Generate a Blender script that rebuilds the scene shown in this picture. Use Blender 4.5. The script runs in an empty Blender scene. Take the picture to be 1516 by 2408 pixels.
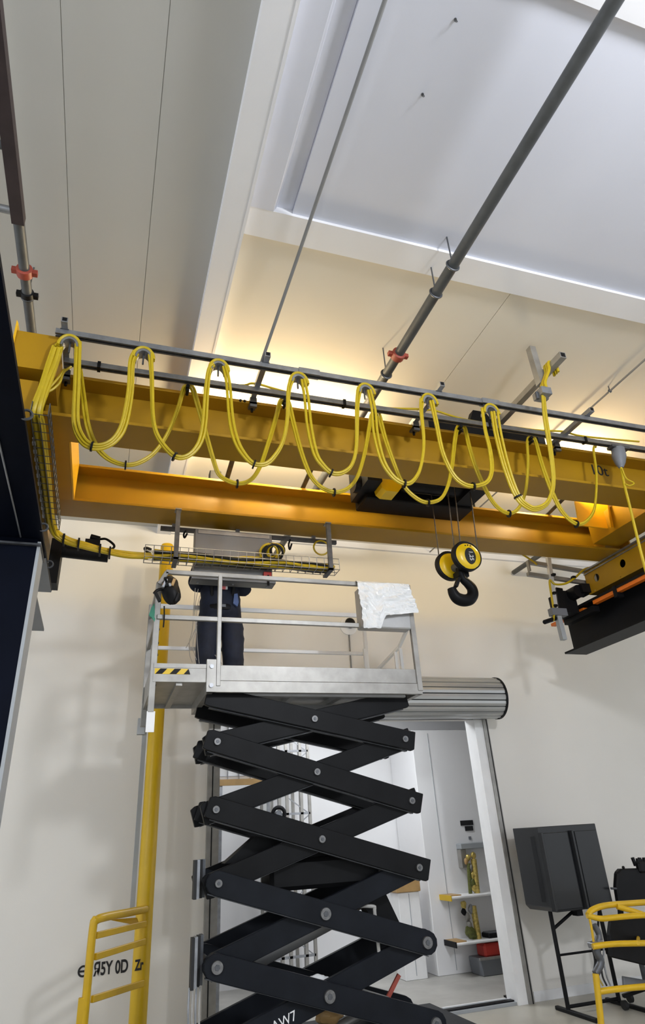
import bpy, bmesh, math, random
from mathutils import Vector, Matrix, noise
random.seed(7)
S = bpy.context.scene
C = S.collection

# ------------------------------------------------------------------ camera, sky, exposure
F_PX, W_PX, H_PX = 1488.7, 1516, 2408
PITCH, ROLL, YAW = math.radians(27.27), math.radians(-3.554), math.radians(-19.355)
EYE = Vector((0, 0, 1.75))
LIFT = 0.114                       # everything is raised by this at the very end: floor to z = 0
def cam_axes():
    cp, sp, cr, sr, cy, sy = (math.cos(PITCH), math.sin(PITCH), math.cos(ROLL), math.sin(ROLL), math.cos(YAW), math.sin(YAW))
    rz = Matrix(((cy, sy, 0), (-sy, cy, 0), (0, 0, 1)))
    p = Matrix(((1, 0, 0), (0, -sp, cp), (0, cp, sp)))
    r = Matrix(((cr, sr, 0), (-sr, cr, 0), (0, 0, 1)))
    return r @ p @ rz
AX = cam_axes()
cd = bpy.data.cameras.new('camera'); cam = bpy.data.objects.new('camera', cd); C.objects.link(cam)
cd.sensor_fit = 'VERTICAL'; cd.sensor_height = 36; cd.lens = 36 * F_PX / H_PX; cd.clip_end = 200
cam.matrix_world = Matrix.Translation(EYE) @ Matrix((AX[0], AX[1], -AX[2])).transposed().to_4x4()
S.camera = cam

w = bpy.data.worlds.new('world'); S.world = w; w.use_nodes = True
bg = w.node_tree.nodes['Background']; bg.inputs[0].default_value = (0.90, 0.95, 1.0, 1); bg.inputs[1].default_value = 0.92

S.view_settings.view_transform = 'Standard'; S.view_settings.look = 'None'
S.view_settings.exposure = 0.30; S.view_settings.gamma = 1; S.view_settings.use_curve_mapping = False

# ------------------------------------------------------------------ helpers
def P(x, y, Y=None, X=None, Z=None):
    """point of the place seen at photograph pixel x, y that lies on the plane Y (or X, or Z)"""
    d = AX.transposed() @ Vector(((x - W_PX / 2) / F_PX, -(y - H_PX / 2) / F_PX, 1))
    t = (Y - EYE.y) / d.y if Y is not None else (X - EYE.x) / d.x if X is not None else (Z - EYE.z) / d.z
    return EYE + d * t
V = Vector
def cr(pts, n=6):
    pts = [V(p) for p in pts]; q = [pts[0] * 2 - pts[1]] + pts + [pts[-1] * 2 - pts[-2]]; out = []
    for i in range(1, len(q) - 2):
        a, b, c, d = q[i - 1:i + 3]
        for k in range(n):
            t = k / n
            out.append(0.5 * ((2 * b) + (c - a) * t + (2 * a - 5 * b + 4 * c - d) * t * t + (3 * b - a - 3 * c + d) * t ** 3))
    return out + [pts[-1]]
WL = {}
class MB:
    def __init__(s): s.v = []; s.f = []
    def add(s, vs, fs):
        n = len(s.v); s.v += [V(p) for p in vs]; s.f += [[i + n for i in f] for f in fs]; return s
    def box(s, x0, x1, y0, y1, z0, z1):
        return s.add([(x, y, z) for z in (z0, z1) for y in (y0, y1) for x in (x0, x1)],
                     [(0, 2, 3, 1), (4, 5, 7, 6), (0, 1, 5, 4), (2, 6, 7, 3), (0, 4, 6, 2), (1, 3, 7, 5)])
    def bar(s, a, b, w, h, up=(0, 0, 1)):
        a, b = V(a), V(b); d = (b - a).normalized(); up = V(up)
        if abs(d.dot(up)) > 0.98: up = V((0, 1, 0))
        x = d.cross(up).normalized(); u = x.cross(d)
        vs = [p + x * i * w / 2 + u * j * h / 2 for p in (a, b) for i, j in ((-1, -1), (1, -1), (1, 1), (-1, 1))]
        return s.add(vs, [(3, 2, 1, 0), (4, 5, 6, 7)] + [(i, (i + 1) % 4, 4 + (i + 1) % 4, 4 + i) for i in range(4)])
    def tube(s, pts, r, n=8, r2=None):
        pts = [V(p) for p in pts]; m = len(pts)
        t0 = (pts[1] - pts[0]).normalized(); x = t0.orthogonal().normalized(); vs = []
        for i, p in enumerate(pts):
            t = (pts[min(i + 1, m - 1)] - pts[max(i - 1, 0)]).normalized()
            x = (x - t * x.dot(t)).normalized(); y = t.cross(x)
            R = r[i] if isinstance(r, (list, tuple)) else (r + ((r2 if r2 is not None else r) - r) * i / (m - 1))
            vs += [p + (x * math.cos(a) + y * math.sin(a)) * R for a in (2 * math.pi * k / n for k in range(n))]
        fs = [(i * n + k, i * n + (k + 1) % n, (i + 1) * n + (k + 1) % n, (i + 1) * n + k) for i in range(m - 1) for k in range(n)]
        return s.add(vs, fs + [tuple(range(n - 1, -1, -1)), tuple(range((m - 1) * n, m * n))])
    def cyl(s, a, b, r, n=16, r2=None): return s.tube([a, b], r, n, r2)
    def ring(s, c, axis, R, r, n=24, k=8):
        c = V(c); z = V(axis).normalized(); x = z.orthogonal().normalized(); y = z.cross(x); vs = []
        for i in range(n):
            a = 2 * math.pi * i / n; d = x * math.cos(a) + y * math.sin(a)
            vs += [c + d * (R + r * math.cos(b)) + z * r * math.sin(b) for b in (2 * math.pi * j / k for j in range(k))]
        return s.add(vs, [(i * k + j, ((i + 1) % n) * k + j, ((i + 1) % n) * k + (j + 1) % k, i * k + (j + 1) % k) for i in range(n) for j in range(k)])
    def prism(s, poly, vec):
        poly = [V(p) for p in poly]; n = len(poly); vec = V(vec)
        return s.add(poly + [p + vec for p in poly], [tuple(range(n - 1, -1, -1)), tuple(range(n, 2 * n))] + [(i, (i + 1) % n, n + (i + 1) % n, n + i) for i in range(n)])
    def lathe(s, prof, c, axis, n=24):
        c = V(c); z = V(axis).normalized(); x = z.orthogonal().normalized(); y = z.cross(x); vs = []
        for r, h in prof:
            vs += [c + z * h + (x * math.cos(a) + y * math.sin(a)) * max(r, 1e-4) for a in (2 * math.pi * k / n for k in range(n))]
        m = len(prof)
        return s.add(vs, [(i * n + k, i * n + (k + 1) % n, (i + 1) * n + (k + 1) % n, (i + 1) * n + k) for i in range(m - 1) for k in range(n)] + [tuple(range(n - 1, -1, -1)), tuple(range((m - 1) * n, m * n))])
    def ball(s, c, r, n=12, m=8, sc=(1, 1, 1)):
        c = V(c); vs = []
        for i in range(m + 1):
            t = math.pi * i / m
            vs += [c + V((sc[0] * r * math.sin(t) * math.cos(a), sc[1] * r * math.sin(t) * math.sin(a), sc[2] * r * math.cos(t))) for a in (2 * math.pi * k / n for k in range(n))]
        return s.add(vs, [(i * n + k, (i + 1) * n + k, (i + 1) * n + (k + 1) % n, i * n + (k + 1) % n) for i in range(m) for k in range(n)])
    def build(s, name, mat, parent=None, smooth=False, bevel=0):
        off = WL.get(parent, V((0, 0, 0))) if parent else V((0, 0, 0))
        me = bpy.data.meshes.new(name); me.from_pydata([tuple(p - off) for p in s.v], [], s.f); me.update()
        bm = bmesh.new(); bm.from_mesh(me); bmesh.ops.remove_doubles(bm, verts=bm.verts, dist=1e-6)
        bmesh.ops.recalc_face_normals(bm, faces=bm.faces)
        if bevel:
            es = [e for e in bm.edges if len(e.link_faces) == 2 and e.calc_face_angle(0) > 0.6]
            bmesh.ops.bevel(bm, geom=es, offset=bevel, segments=1, affect='EDGES', clamp_overlap=True)
        bm.to_mesh(me); bm.free()
        if smooth: smooth_by_angle(me)
        return link(name, me, mat, parent)
def smooth_by_angle(me, ang=0.7):
    me.polygons.foreach_set('use_smooth', [True] * len(me.polygons))
    bm = bmesh.new(); bm.from_mesh(me)
    for e in bm.edges:
        if len(e.link_faces) == 2 and e.calc_face_angle(0) > ang: e.smooth = False
    bm.to_mesh(me); bm.free()
def link(name, me, mat, parent=None):
    o = bpy.data.objects.new(name, me); C.objects.link(o)
    if mat and not me.materials: me.materials.append(M[mat])
    if parent: o.parent = parent
    WL[o] = WL.get(parent, V((0, 0, 0))) if parent else V((0, 0, 0))
    return o
def tag(o, label=None, cat=None, group=None, kind=None):
    if label: o['label'] = label
    if cat: o['category'] = cat
    if group: o['group'] = group
    if kind: o['kind'] = kind
    return o
def thing(name, label, cat, loc, group=None, kind=None):
    o = bpy.data.objects.new(name, None); C.objects.link(o); o.location = loc; o.empty_display_size = .1
    WL[o] = V(loc); return tag(o, label, cat, group, kind)
def struct(o, label=None): o['kind'] = 'structure'; (label and o.__setitem__('label', label)); return o
def copy_tree(o, delta, parent=None):
    c = o.copy(); C.objects.link(c)
    if parent: c.parent = parent
    else: c.location = o.location + V(delta)
    for ch in list(o.children): copy_tree(ch, delta, c)
    return c
def text(name, body, size, mat, mw, parent, ext=0.002, sx=1, bold=0):
    cu = bpy.data.curves.new('txt', 'FONT'); cu.body = body; cu.size = size; cu.extrude = ext; cu.offset = bold; cu.align_x = 'CENTER'; cu.align_y = 'CENTER'
    t = bpy.data.objects.new('txt', cu); C.objects.link(t); bpy.context.view_layer.update()
    me = bpy.data.meshes.new_from_object(t.evaluated_get(bpy.context.evaluated_depsgraph_get()))
    bpy.data.objects.remove(t); me.name = name; me.transform(mw @ Matrix.Diagonal((sx, 1, 1, 1)))
    off = WL.get(parent, V((0, 0, 0))); me.transform(Matrix.Translation(-off)); me.materials.clear()
    return link(name, me, mat, parent)
def frame(o, x, y):
    x = V(x).normalized(); z = x.cross(V(y)).normalized(); y = z.cross(x)
    return Matrix.Translation(V(o)) @ Matrix((x, y, z)).transposed().to_4x4()

# ------------------------------------------------------------------ materials
M = {}
def mat(name, col, rough=.5, metal=0, var=.08, scale=6, bump=0, bscale=40, emit=None, alpha=None, spec=.5, dirt=None, coords='Object'):
    m = bpy.data.materials.new(name); m.use_nodes = True; nt = m.node_tree; b = nt.nodes['Principled BSDF']
    b.inputs['Roughness'].default_value = rough; b.inputs['Metallic'].default_value = metal
    b.inputs['Specular IOR Level'].default_value = spec
    tc = nt.nodes.new('ShaderNodeTexCoord'); no = nt.nodes.new('ShaderNodeTexNoise')
    no.inputs['Scale'].default_value = scale; no.inputs['Detail'].default_value = 5
    nt.links.new(tc.outputs[coords], no.inputs['Vector'])
    ra = nt.nodes.new('ShaderNodeValToRGB'); c = V(col)
    lo = c * (1 - var); hi = c * (1 + var)
    if dirt is not None: lo = c * (1 - var) * .5 + V(dirt) * .5
    ra.color_ramp.elements[0].position = .3; ra.color_ramp.elements[1].position = .7
    ra.color_ramp.elements[0].color = (*lo, 1); ra.color_ramp.elements[1].color = (*[min(k, 1) for k in hi], 1)
    nt.links.new(no.outputs['Fac'], ra.inputs['Fac']); nt.links.new(ra.outputs['Color'], b.inputs['Base Color'])
    if bump:
        n2 = nt.nodes.new('ShaderNodeTexNoise'); n2.inputs['Scale'].default_value = bscale; n2.inputs['Detail'].default_value = 4
        nt.links.new(tc.outputs[coords], n2.inputs['Vector']); bp = nt.nodes.new('ShaderNodeBump')
        bp.inputs['Strength'].default_value = bump; bp.inputs['Distance'].default_value = .01
        nt.links.new(n2.outputs['Fac'], bp.inputs['Height']); nt.links.new(bp.outputs['Normal'], b.inputs['Normal'])
    if emit:
        b.inputs['Emission Color'].default_value = (*emit[0], 1); b.inputs['Emission Strength'].default_value = emit[1]
    if alpha is not None: b.inputs['Alpha'].default_value = alpha
    M[name] = m; return m
mat('wall', (.76, .735, .69), .75, var=.03, scale=.7, bump=.05, bscale=60)
mat('wall_white', (.80, .80, .81), .7, var=.03, scale=1)
mat('ceil_dim', (.50, .495, .47), .8, var=.03, scale=.8, bump=.04)  # greyer colour carries the weaker light on the left panels
mat('ceil_cream', (.70, .66, .58), .8, var=.03, scale=.8, bump=.04)  # cream tint puts the far bay's warm light into the colour
mat('ceil_white', (.66, .68, .77), .8, var=.025, scale=.9, bump=.05, bscale=30)  # bluish tint holds the cool daylight on the near bays
mat('beam_white', (.80, .80, .83), .75, var=.03, scale=1.5, bump=.05)
mat('floor', (.44, .42, .36), .35, var=.12, scale=1.6, bump=.03, bscale=15)
mat('floor_in', (.42, .41, .38), .45, var=.15, scale=2.5)
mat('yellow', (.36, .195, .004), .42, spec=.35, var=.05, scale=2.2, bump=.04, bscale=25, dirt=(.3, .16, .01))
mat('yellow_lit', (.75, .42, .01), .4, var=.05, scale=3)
mat('pole_yellow', (.66, .42, .003), .4, var=.05, scale=3)
mat('frame_yellow', (.62, .38, .006), .4, var=.06, scale=8)
mat('cable', (.48, .345, .004), .45, var=.05, scale=20)
mat('navy', (.0022, .0035, .009), .5, spec=.06, var=.2, scale=3)
mat('runway', (.006, .0065, .008), .45, spec=.12, var=.2, scale=3)
mat('grey_paint', (.34, .36, .38), .5, var=.06, scale=4)
mat('bracket_grey', (.16, .17, .19), .5, var=.06, scale=4)
mat('galv', (.30, .31, .33), .38, .75, var=.15, scale=18)
mat('galv_dark', (.10, .105, .115), .45, .6, var=.2, scale=18)
mat('alu', (.33, .32, .30), .42, .45, var=.10, scale=9, bump=.03, dirt=(.25, .24, .22))
mat('alu_bright', (.80, .80, .80), .35, .4, var=.08, scale=10)
mat('deck_grey', (.42, .42, .42), .5, .3, var=.1, scale=5)
mat('black_steel', (.006, .0062, .007), .45, spec=.12, var=.25, scale=5, bump=.03, bscale=20)
mat('arm_black_lit', (.008, .0095, .013), .5, spec=.12, var=.25, scale=5, bump=.04, bscale=20)  # bluish copy of black_steel: the different light on the lower arms
mat('black', (.006, .006, .007), .5, var=.2, spec=.2)
mat('black_rubber', (.012, .012, .013), .7, var=.2)
mat('pin', (.16, .16, .16), .4, .7, var=.3, scale=40)
mat('rope', (.06, .05, .045), .5, .5, var=.3, scale=60)
mat('pipe_dark', (.075, .08, .085), .5, var=.15, scale=12)
mat('pipe_maroon', (.035, .022, .024), .5, var=.2, scale=8)
mat('red_clamp', (.30, .05, .03), .5, var=.1)
mat('conduit', (.22, .22, .22), .5, .2)
mat('enclosure', (.17, .172, .175), .45, .2, var=.06, scale=5)
mat('hook_yellow', (.72, .48, .005), .3, var=.05)
mat('orange', (.75, .17, .01), .45, var=.08)
mat('white', (.85, .85, .85), .5, var=.03)
mat('white_plastic', (.86, .87, .88), .25, var=.04, scale=12)
mat('shutter', (.50, .51, .51), .36, .55, var=.03, scale=3)
mat('coverall', (.006, .010, .026), .75, var=.3, scale=12, bump=.2, bscale=30)
mat('coverall_light', (.10, .15, .32), .75, var=.15)
mat('skin', (.50, .30, .22), .55, var=.06)
mat('hair', (.02, .014, .01), .7)
mat('boot', (.10, .07, .05), .7, var=.2)
mat('green', (.02, .20, .12), .5, var=.2)
mat('red', (.45, .03, .02), .5)
mat('red_pale', (.75, .18, .18), .5)
mat('lamp', (.9, .8, .6), .4, emit=((1.0, .80, .48), 270))
mat('lamp_hall', (.9, .9, .9), .4, emit=((.93, .96, 1.0), 165))
mat('lamp_fill', (.9, .9, .9), .4, emit=((.93, .96, 1.0), 14))
mat('cabinet', (.012, .013, .015), .30, spec=.5, var=.12, scale=3)
mat('gold', (.55, .42, .12), .35, .6, var=.4, scale=30)
mat('olive', (.10, .11, .02), .5, var=.4, scale=30)
mat('wood', (.42, .26, .10), .5, var=.15, scale=6)
mat('plate_black', (.012, .012, .014), .35)
mat('ink', (.01, .01, .012), .6)
mat('ink_white', (.8, .8, .8), .6)
mat('wire_white', (.35, .34, .32), .6)

# ------------------------------------------------------------------ room
WY, CZ, FZ = 8.2, 5.735, -LIFT
OX0, OX1, OZ = 1.264, 5.07, 3.145
XL, XR, YN = -7, 15, -5
fl = MB().box(XL, XR, YN, WY + .2, FZ - .15, FZ).build('floor', 'floor'); struct(fl, 'smooth beige concrete floor of the hall')
wb = MB()
wb.box(XL, OX0, WY, WY + .2, FZ, CZ + .3); wb.box(OX1, XR, WY, WY + .2, FZ, CZ + .3); wb.box(OX0, OX1, WY, WY + .2, OZ, CZ + .3)
wallb = struct(wb.build('wall_back', 'wall'), 'cream rendered wall behind the crane')
struct(MB().box(XL, OX0, WY - .012, WY, FZ, FZ + .10).box(OX1 + .1, XR, WY - .012, WY, FZ, FZ + .10).build('baseboard_back', 'wall_white'))
# ceiling: soffit slab with panels left of the long beam, bays right of it
ce = struct(MB().box(XL, XR, YN, WY, CZ + .10, CZ + .3).build('ceiling', 'ceil_white'), 'painted panel ceiling with a long beam and cross beams')
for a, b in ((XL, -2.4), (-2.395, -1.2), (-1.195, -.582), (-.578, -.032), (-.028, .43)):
    MB().box(a, b, YN, WY, CZ, CZ + .10).build('ceiling_panel', 'ceil_dim', ce)
MB().box(XL, .43, YN, WY, CZ + .006, CZ + .095).build('joint_filler', 'ceil_dim', ce)
MB().box(.43, .615, YN, WY, CZ - .10, CZ + .10).build('long_beam', 'beam_white', ce)
MB().box(.43 + .165, .615, YN, WY, CZ - .104, CZ - .10).build('beam_lip', 'beam_white', ce)
for y0, y1 in ((1.13 * 0.9, 1.21 * 1.0), (2.90, 3.135)):
    MB().box(.615, XR, y0, y1, CZ - .028, CZ + .10).build('cross_beam', 'beam_white', ce)
for y0, y1 in ((YN, 1.017), (1.21, 2.90), (3.135, WY)):
    b = MB()
    if y1 < 3:     # folded edge strip beside the long beam
        b.prism([(.615, y0, CZ - .03), (.79, y0, CZ - .03), (.82, y0, CZ + .03), (.93, y0, CZ + .03), (.93, y0, CZ + .1), (.615, y0, CZ + .1)], (0, y1 - y0, 0))
        b.build('edge_fold', 'ceil_white', ce)
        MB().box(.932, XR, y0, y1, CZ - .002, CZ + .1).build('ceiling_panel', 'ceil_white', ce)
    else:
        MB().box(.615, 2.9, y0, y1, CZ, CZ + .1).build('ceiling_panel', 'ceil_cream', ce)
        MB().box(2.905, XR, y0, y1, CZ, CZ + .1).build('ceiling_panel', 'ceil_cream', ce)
struct(MB().box(.62, XR, WY - .05, WY, CZ - .09, CZ).build('trim_1', 'beam_white'))

# room beyond the shutter opening
IY = 11.2
struct(MB().box(.2, 8.5, WY + .2, IY, FZ - .15, FZ).build('floor_inner', 'floor_in'), 'grey floor of the room beyond the shutter')
struct(MB().box(.2, 8.5, IY, IY + .1, FZ, 3.9).build('wall_inner_back', 'wall_white'))
struct(MB().box(.1, .2, WY + .2, IY, FZ, 3.9).build('wall_inner_left', 'wall_white'))
struct(MB().box(8.5, 8.6, WY + .2, IY, FZ, 3.9).build('wall_inner_right', 'wall_white'))
struct(MB().box(.1, 8.6, WY + .2, IY + .1, 3.9, 4.0).build('ceiling_inner', 'wall_white'))
il = thing('fill_light', 'added white panel light on the ceiling beyond the shutter opening', 'light', (3.2, 9.4, 3.86))  # added lamp, brightens the room beyond the opening
MB().box(2.2, 4.2, 9.0, 9.8, 3.84, 3.90).build('housing', 'white', il); MB().box(2.23, 4.17, 9.03, 9.77, 3.835, 3.84).build('diffuser', 'lamp_fill', il)
# step sill of the opening
sill = struct(MB().box(OX0 + .09, OX1 - .15, WY - .02, WY + .22, FZ, FZ + .03).build('trim_2', 'grey_paint'), 'grey sill strip across the shutter opening')
MB().box(OX0 + .10, OX1 - .16, WY + .02, WY + .10, FZ + .03, FZ + .045).build('sill_insert', 'black', sill)

# pendant hall lamps, hung from the ceiling behind the camera
for (lx, ly_, lz_, rr0), lab in (((2.8, -1.1, 5.05, .28), 'large white globe lamp hung from the hall ceiling over the open floor'), ((-5.2, -1.0, 5.0, .24), 'white globe lamp hung from the hall ceiling beyond the navy column')):
    hl = thing('pendant_lamp', lab, 'lamp', (lx, ly_, lz_))
    MB().ball((lx, ly_, lz_), rr0, 24, 16).build('globe', 'lamp_hall', hl, True)
    MB().cyl((lx, ly_, lz_ + rr0 - .02), (lx, ly_, lz_ + rr0 + .05), .12, 20).build('cap', 'galv', hl, True)
    MB().cyl((lx, ly_, lz_ + rr0 + .05), (lx, ly_, CZ), .012, 8).build('rod', 'galv', hl)

# ------------------------------------------------------------------ roller shutter
RY, RZ, RR = WY - .34, 1.75 + .205 * (WY - .34), .27
sh = thing('roller_shutter', 'rolled-up grey metal slat shutter above the doorway', 'shutter', (3.2, RY, FZ))
RX0, RX1 = 1.218, .6535 * RY + .02
core = MB().cyl((RX0, RY, RZ), (RX1 - .01, RY, RZ), RR - .018, 28).build('drum', 'black', sh, True)
NS = 20
for k in range(NS):
    a0, a1 = 2 * math.pi * k / NS, 2 * math.pi * (k + .84) / NS
    pr = [(RX0, RY + math.cos(a) * r, RZ + math.sin(a) * r) for a, r in ((a0, RR - .02), (a0, RR), ((a0 + a1) / 2, RR + .006), (a1, RR), (a1, RR - .02))]
    MB().prism(pr, (RX1 - RX0 - .02, 0, 0)).build('slat', 'shutter', sh)
MB().cyl((RX1 - .02, RY, RZ), (RX1 + .012, RY, RZ), RR + .012, 36).build('end_disc', 'black', sh, True)
MB().cyl((RX1, RY, RZ), (RX1 + .12, RY, RZ), .022).build('axle', 'black', sh, True)
MB().box(RX0, RX1 - .05, WY - .10, WY - .02, OZ - .02, OZ + .09).build('bottom_bar', 'black', sh)
for nm, x0, x1 in (('guide_rail', OX0 - .05, OX0 + .09), ('guide_rail', OX1 - .02, OX1 + .055)):
    g = MB().box(x0, x1, WY - .07, WY - .01, FZ, OZ + .16).build(nm, 'alu', sh)
    MB().box(x0 + .05, x0 + .062, WY - .074, WY - .07, FZ, OZ).build('slot', 'black', g)
MB().box(OX1 - .15, OX1 - .02, WY - .05, WY + .2, FZ, OZ).build('jamb_lining', 'white', sh)
MB().box(OX1 - .02, OX1 + .10, WY - .13, WY, OZ + .10, OZ + .32).build('bearing_bracket', 'alu', sh)

# ------------------------------------------------------------------ ceiling services
def coupling(p, d, r, mat_, parent, name='coupling'):
    d = V(d).normalized(); b = MB().lathe([(r * 1.05, -.035), (r * 1.45, -.03), (r * 1.45, .03), (r * 1.05, .035)], p, d, 14)
    x = d.cross(V((0, 0, 1))).normalized()
    for s in (-1, 1): b.box(*[q for i in range(3) for q in (V(p)[i] + x[i] * s * r * 1.75 - .018, V(p)[i] + x[i] * s * r * 1.75 + .018)])
    b.build(name, mat_, parent, True)
def hanger(p, r, top, parent, mat_='galv_dark'):
    h = MB().ring(p, (0, 1, 0), r * 1.15, .008).build('hanger_ring', mat_, parent, True)
    MB().cyl((p[0], p[1], p[2] + r * 1.2), (p[0], p[1], top), .006, 6).build('hanger_rod', mat_, h)
PZ = 5.43; pr_ = PZ - 1.75
px = .573 * pr_
sp = thing('sprinkler_pipe', 'thick dark grey pipe under the ceiling with a red coupling', 'pipe', (px, 3, PZ))
MB().cyl((px, YN, PZ), (px, WY, PZ), .042).build('pipe', 'pipe_dark', sp, True)
coupling((px, pr_ / .973, PZ), (0, 1, 0), .042, 'red_clamp', sp)
for rz in (1.2025, .9104): hanger((px, pr_ / rz, PZ), .042, CZ, sp)
hanger((px, pr_ / 1.32, PZ), .042, CZ, sp)
px2 = -.229 * pr_
sp2 = thing('sprinkler_pipe', 'dark pipe with a red coupling above the navy runway beam', 'pipe', (px2, 3, PZ))
MB().cyl((px2, pr_ / 1.16, PZ), (px2, WY, PZ), .036).build('pipe', 'pipe_dark', sp2, True)
coupling((px2, pr_ / 1.0134, PZ), (0, 1, 0), .038, 'red_clamp', sp2)
coupling((px2, pr_ / .955, PZ), (0, 1, 0), .032, 'black', sp2, 'clamp')
hanger((px2, pr_ / .95, PZ), .036, CZ, sp2)
mp = thing('ceiling_strut', 'dark maroon steel strut joined to the end of a ceiling pipe', 'strut', (px2, 2, PZ))
MB().bar((px2 - .0, YN, PZ), (px2, pr_ / 1.149, PZ), .075, .075).build('strut', 'pipe_maroon', mp)
for rz, nm, mt in ((1.37, 'cross_bar', 'pipe_dark'), (1.175, 'cross_bar', 'galv')):
    MB().cyl((px2 - 1.2, pr_ / rz, PZ), (px2 - .03, pr_ / rz, PZ), .026, 12).build(nm, mt, mp, True)
xw = .268 * (CZ - .08 - 1.75)
cw = thing('conduit_pipe', 'thin dark conduit running from the ceiling down to a festoon arm', 'pipe', (xw, 2, CZ - .2))
MB().tube([(xw - .02, YN, CZ - .09), (xw, 3.05, CZ - .09), (.263 * 3.42 * 1.03, 3.9, 5.20)], .013, 10).build('conduit', 'conduit', cw, True)
xr = 1.175 * (CZ - .06 - 1.75)
cw2 = thing('conduit_pipe', 'thin grey conduit under the ceiling above the grey cable outlet', 'pipe', (xr, 3, CZ - .06))
MB().cyl((xr, YN, CZ - .06), (xr, WY, CZ - .06), .010, 8).build('conduit', 'conduit', cw2, True)
for y in (4.0, 5.2): hanger((xr, y, CZ - .06), .012, CZ, cw2)
x3 = 1.655 * pr_
sp3 = thing('sprinkler_pipe', 'black pipe crossing the ceiling beyond the hook', 'pipe', (x3, 4, PZ))
MB().cyl((x3, YN, PZ), (x3, WY - .05, PZ), .038).build('pipe', 'pipe_dark', sp3, True)
hanger((x3, 3.2, PZ), .038, CZ, sp3)

# ------------------------------------------------------------------ runways and column (left navy, right black)
RB, RT = 3.83, 4.37
def ibeam_y(root, x0, x1, y0, y1, z0, z1, t, m):
    xm = (x0 + x1) / 2
    MB().box(x0, x1, y0, y1, z0, z0 + t).build('bottom_flange', m, root); MB().box(x0, x1, y0, y1, z1 - t, z1).build('top_flange', m, root)
    return MB().box(xm - .012, xm + .012, y0, y1, z0 + t, z1 - t).build('web', m, root)
lr = thing('runway_beam', 'dark navy crane runway beam resting on the navy column', 'beam', (-.755, 2, RB))
MB().box(-.935, -.565, YN, 5.76, RB, RB + .03).build('bottom_flange', 'navy', lr); MB().box(-.90, -.71, YN, 5.9, RT - .03, RT).build('top_flange', 'navy', lr)
MB().box(-.82, -.79, YN, 5.76, RB + .03, RT - .03).build('web', 'navy', lr)
MB().cyl((-.715, YN, RB - .006), (-.715, 4.62, RB - .006), .006, 6).build('conduit', 'galv', lr)  # thin strip drawing the flange edge's bright reflection, no real conduit
MB().box(-.93, -.70, 5.76, 6.97, RB, RB + .02).prism([(-.90, 5.76, RB + .02), (-.90, 6.97, RB + .02), (-.90, 5.76, RT)], (.02, 0, 0)).build('bracket', 'bracket_grey', lr)
MB().box(-.935, -.567, 5.0, 5.762, RB - .008, RB).build('lit_underside', 'bracket_grey', lr)  # lighter grey sheet standing for the lit underside of the flange
MB().bar((-.805, YN, RT + .02), (-.805, 6.5, RT + .02), .05, .04).build('crane_rail', 'galv_dark', lr)
for y in (3.1, 4.5, 5.2): MB().ring((-.56, y, RB + .03), (0, 1, 0), .03, .008, 14, 6).build('beam_clamp', 'galv_dark', lr, True)
col = thing('crane_column', 'navy steel column with a light grey edge under the runway beam', 'column', (-.8, 4.78, FZ))
MB().box(-1.02, -.60, 4.65, 4.68, FZ, RB).box(-1.02, -.60, 4.90, 4.93, FZ, RB).box(-.82, -.80, 4.68, 4.90, FZ, RB).build('shaft', 'navy', col)
MB().box(-.60, -.578, 4.65, 4.93, FZ, RB - .02).build('edge_plate', 'grey_paint', col)
MB().box(-1.05, -.57, 4.62, 4.96, RB - .06, RB - .045).build('cap_line', 'galv_dark', col)
MB().box(-1.1, -.5, 4.6, 4.98, FZ, FZ + .03).build('base_plate', 'navy', col)
rr = thing('runway_beam', 'black crane runway beam with orange conductor bars', 'beam', (6.12, 3, RB))
ibeam_y(rr, 5.94, 6.30, YN, 7.2, RB, RT, .025, 'runway')
MB().bar((6.12, YN, RT + .02), (6.12, 7.1, RT + .02), .05, .04).build('crane_rail', 'galv_dark', rr)
cb = MB().box(5.86, 5.93, YN, 6.35, 4.255, 4.30).build('conductor_bar', 'orange', rr)
MB().box(5.85, 5.94, YN, 6.9, 4.30, 4.33).build('insulator_strip', 'black', rr)
MB().box(5.86, 5.93, 6.55, 7.25, 4.235, 4.275).build('conductor_bar', 'orange', rr)
MB().box(5.84, 5.94, 6.35, 6.95, 4.16, 4.235).build('joint_cover', 'black', rr)
for y in (2.5, 4.2, 5.9): MB().box(5.84, 5.95, y, y + .05, 4.2, 4.34).build('bar_holder', 'black', rr)

# ------------------------------------------------------------------ crane bridge
GB, GT = 4.755, 5.165
def girder(label, y0, x0, x1):
    y1, ym = y0 + .36, y0 + .18
    g = thing('bridge_girder', label, 'girder', (3, ym, GB))
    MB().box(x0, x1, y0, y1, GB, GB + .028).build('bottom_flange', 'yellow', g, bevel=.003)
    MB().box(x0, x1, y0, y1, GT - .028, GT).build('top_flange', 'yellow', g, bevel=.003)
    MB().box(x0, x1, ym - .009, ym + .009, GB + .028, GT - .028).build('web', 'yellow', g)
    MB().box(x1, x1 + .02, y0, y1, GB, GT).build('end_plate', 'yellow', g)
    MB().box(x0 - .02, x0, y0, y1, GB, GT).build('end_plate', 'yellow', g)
    MB().bar((x0 + .05, ym, GT + .015), (x1 - .05, ym, GT + .015), .05, .03).build('trolley_rail', 'galv_dark', g)
    return g
g1 = girder('yellow crane girder marked 10t behind the festoon cables', 4.37, -.92, 6.3)
g2 = girder('yellow crane girder above the grey control enclosure', 5.75, -.92, 6.12)
MB().box(5.72, 5.735, 5.76, 6.10, GB + .028, GT - .028).build('stiffener', 'yellow', g2)
MB().box(-.88, -.585, 3.95, 4.37, 4.84, GT).build('end_box', 'yellow', g1)
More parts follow.
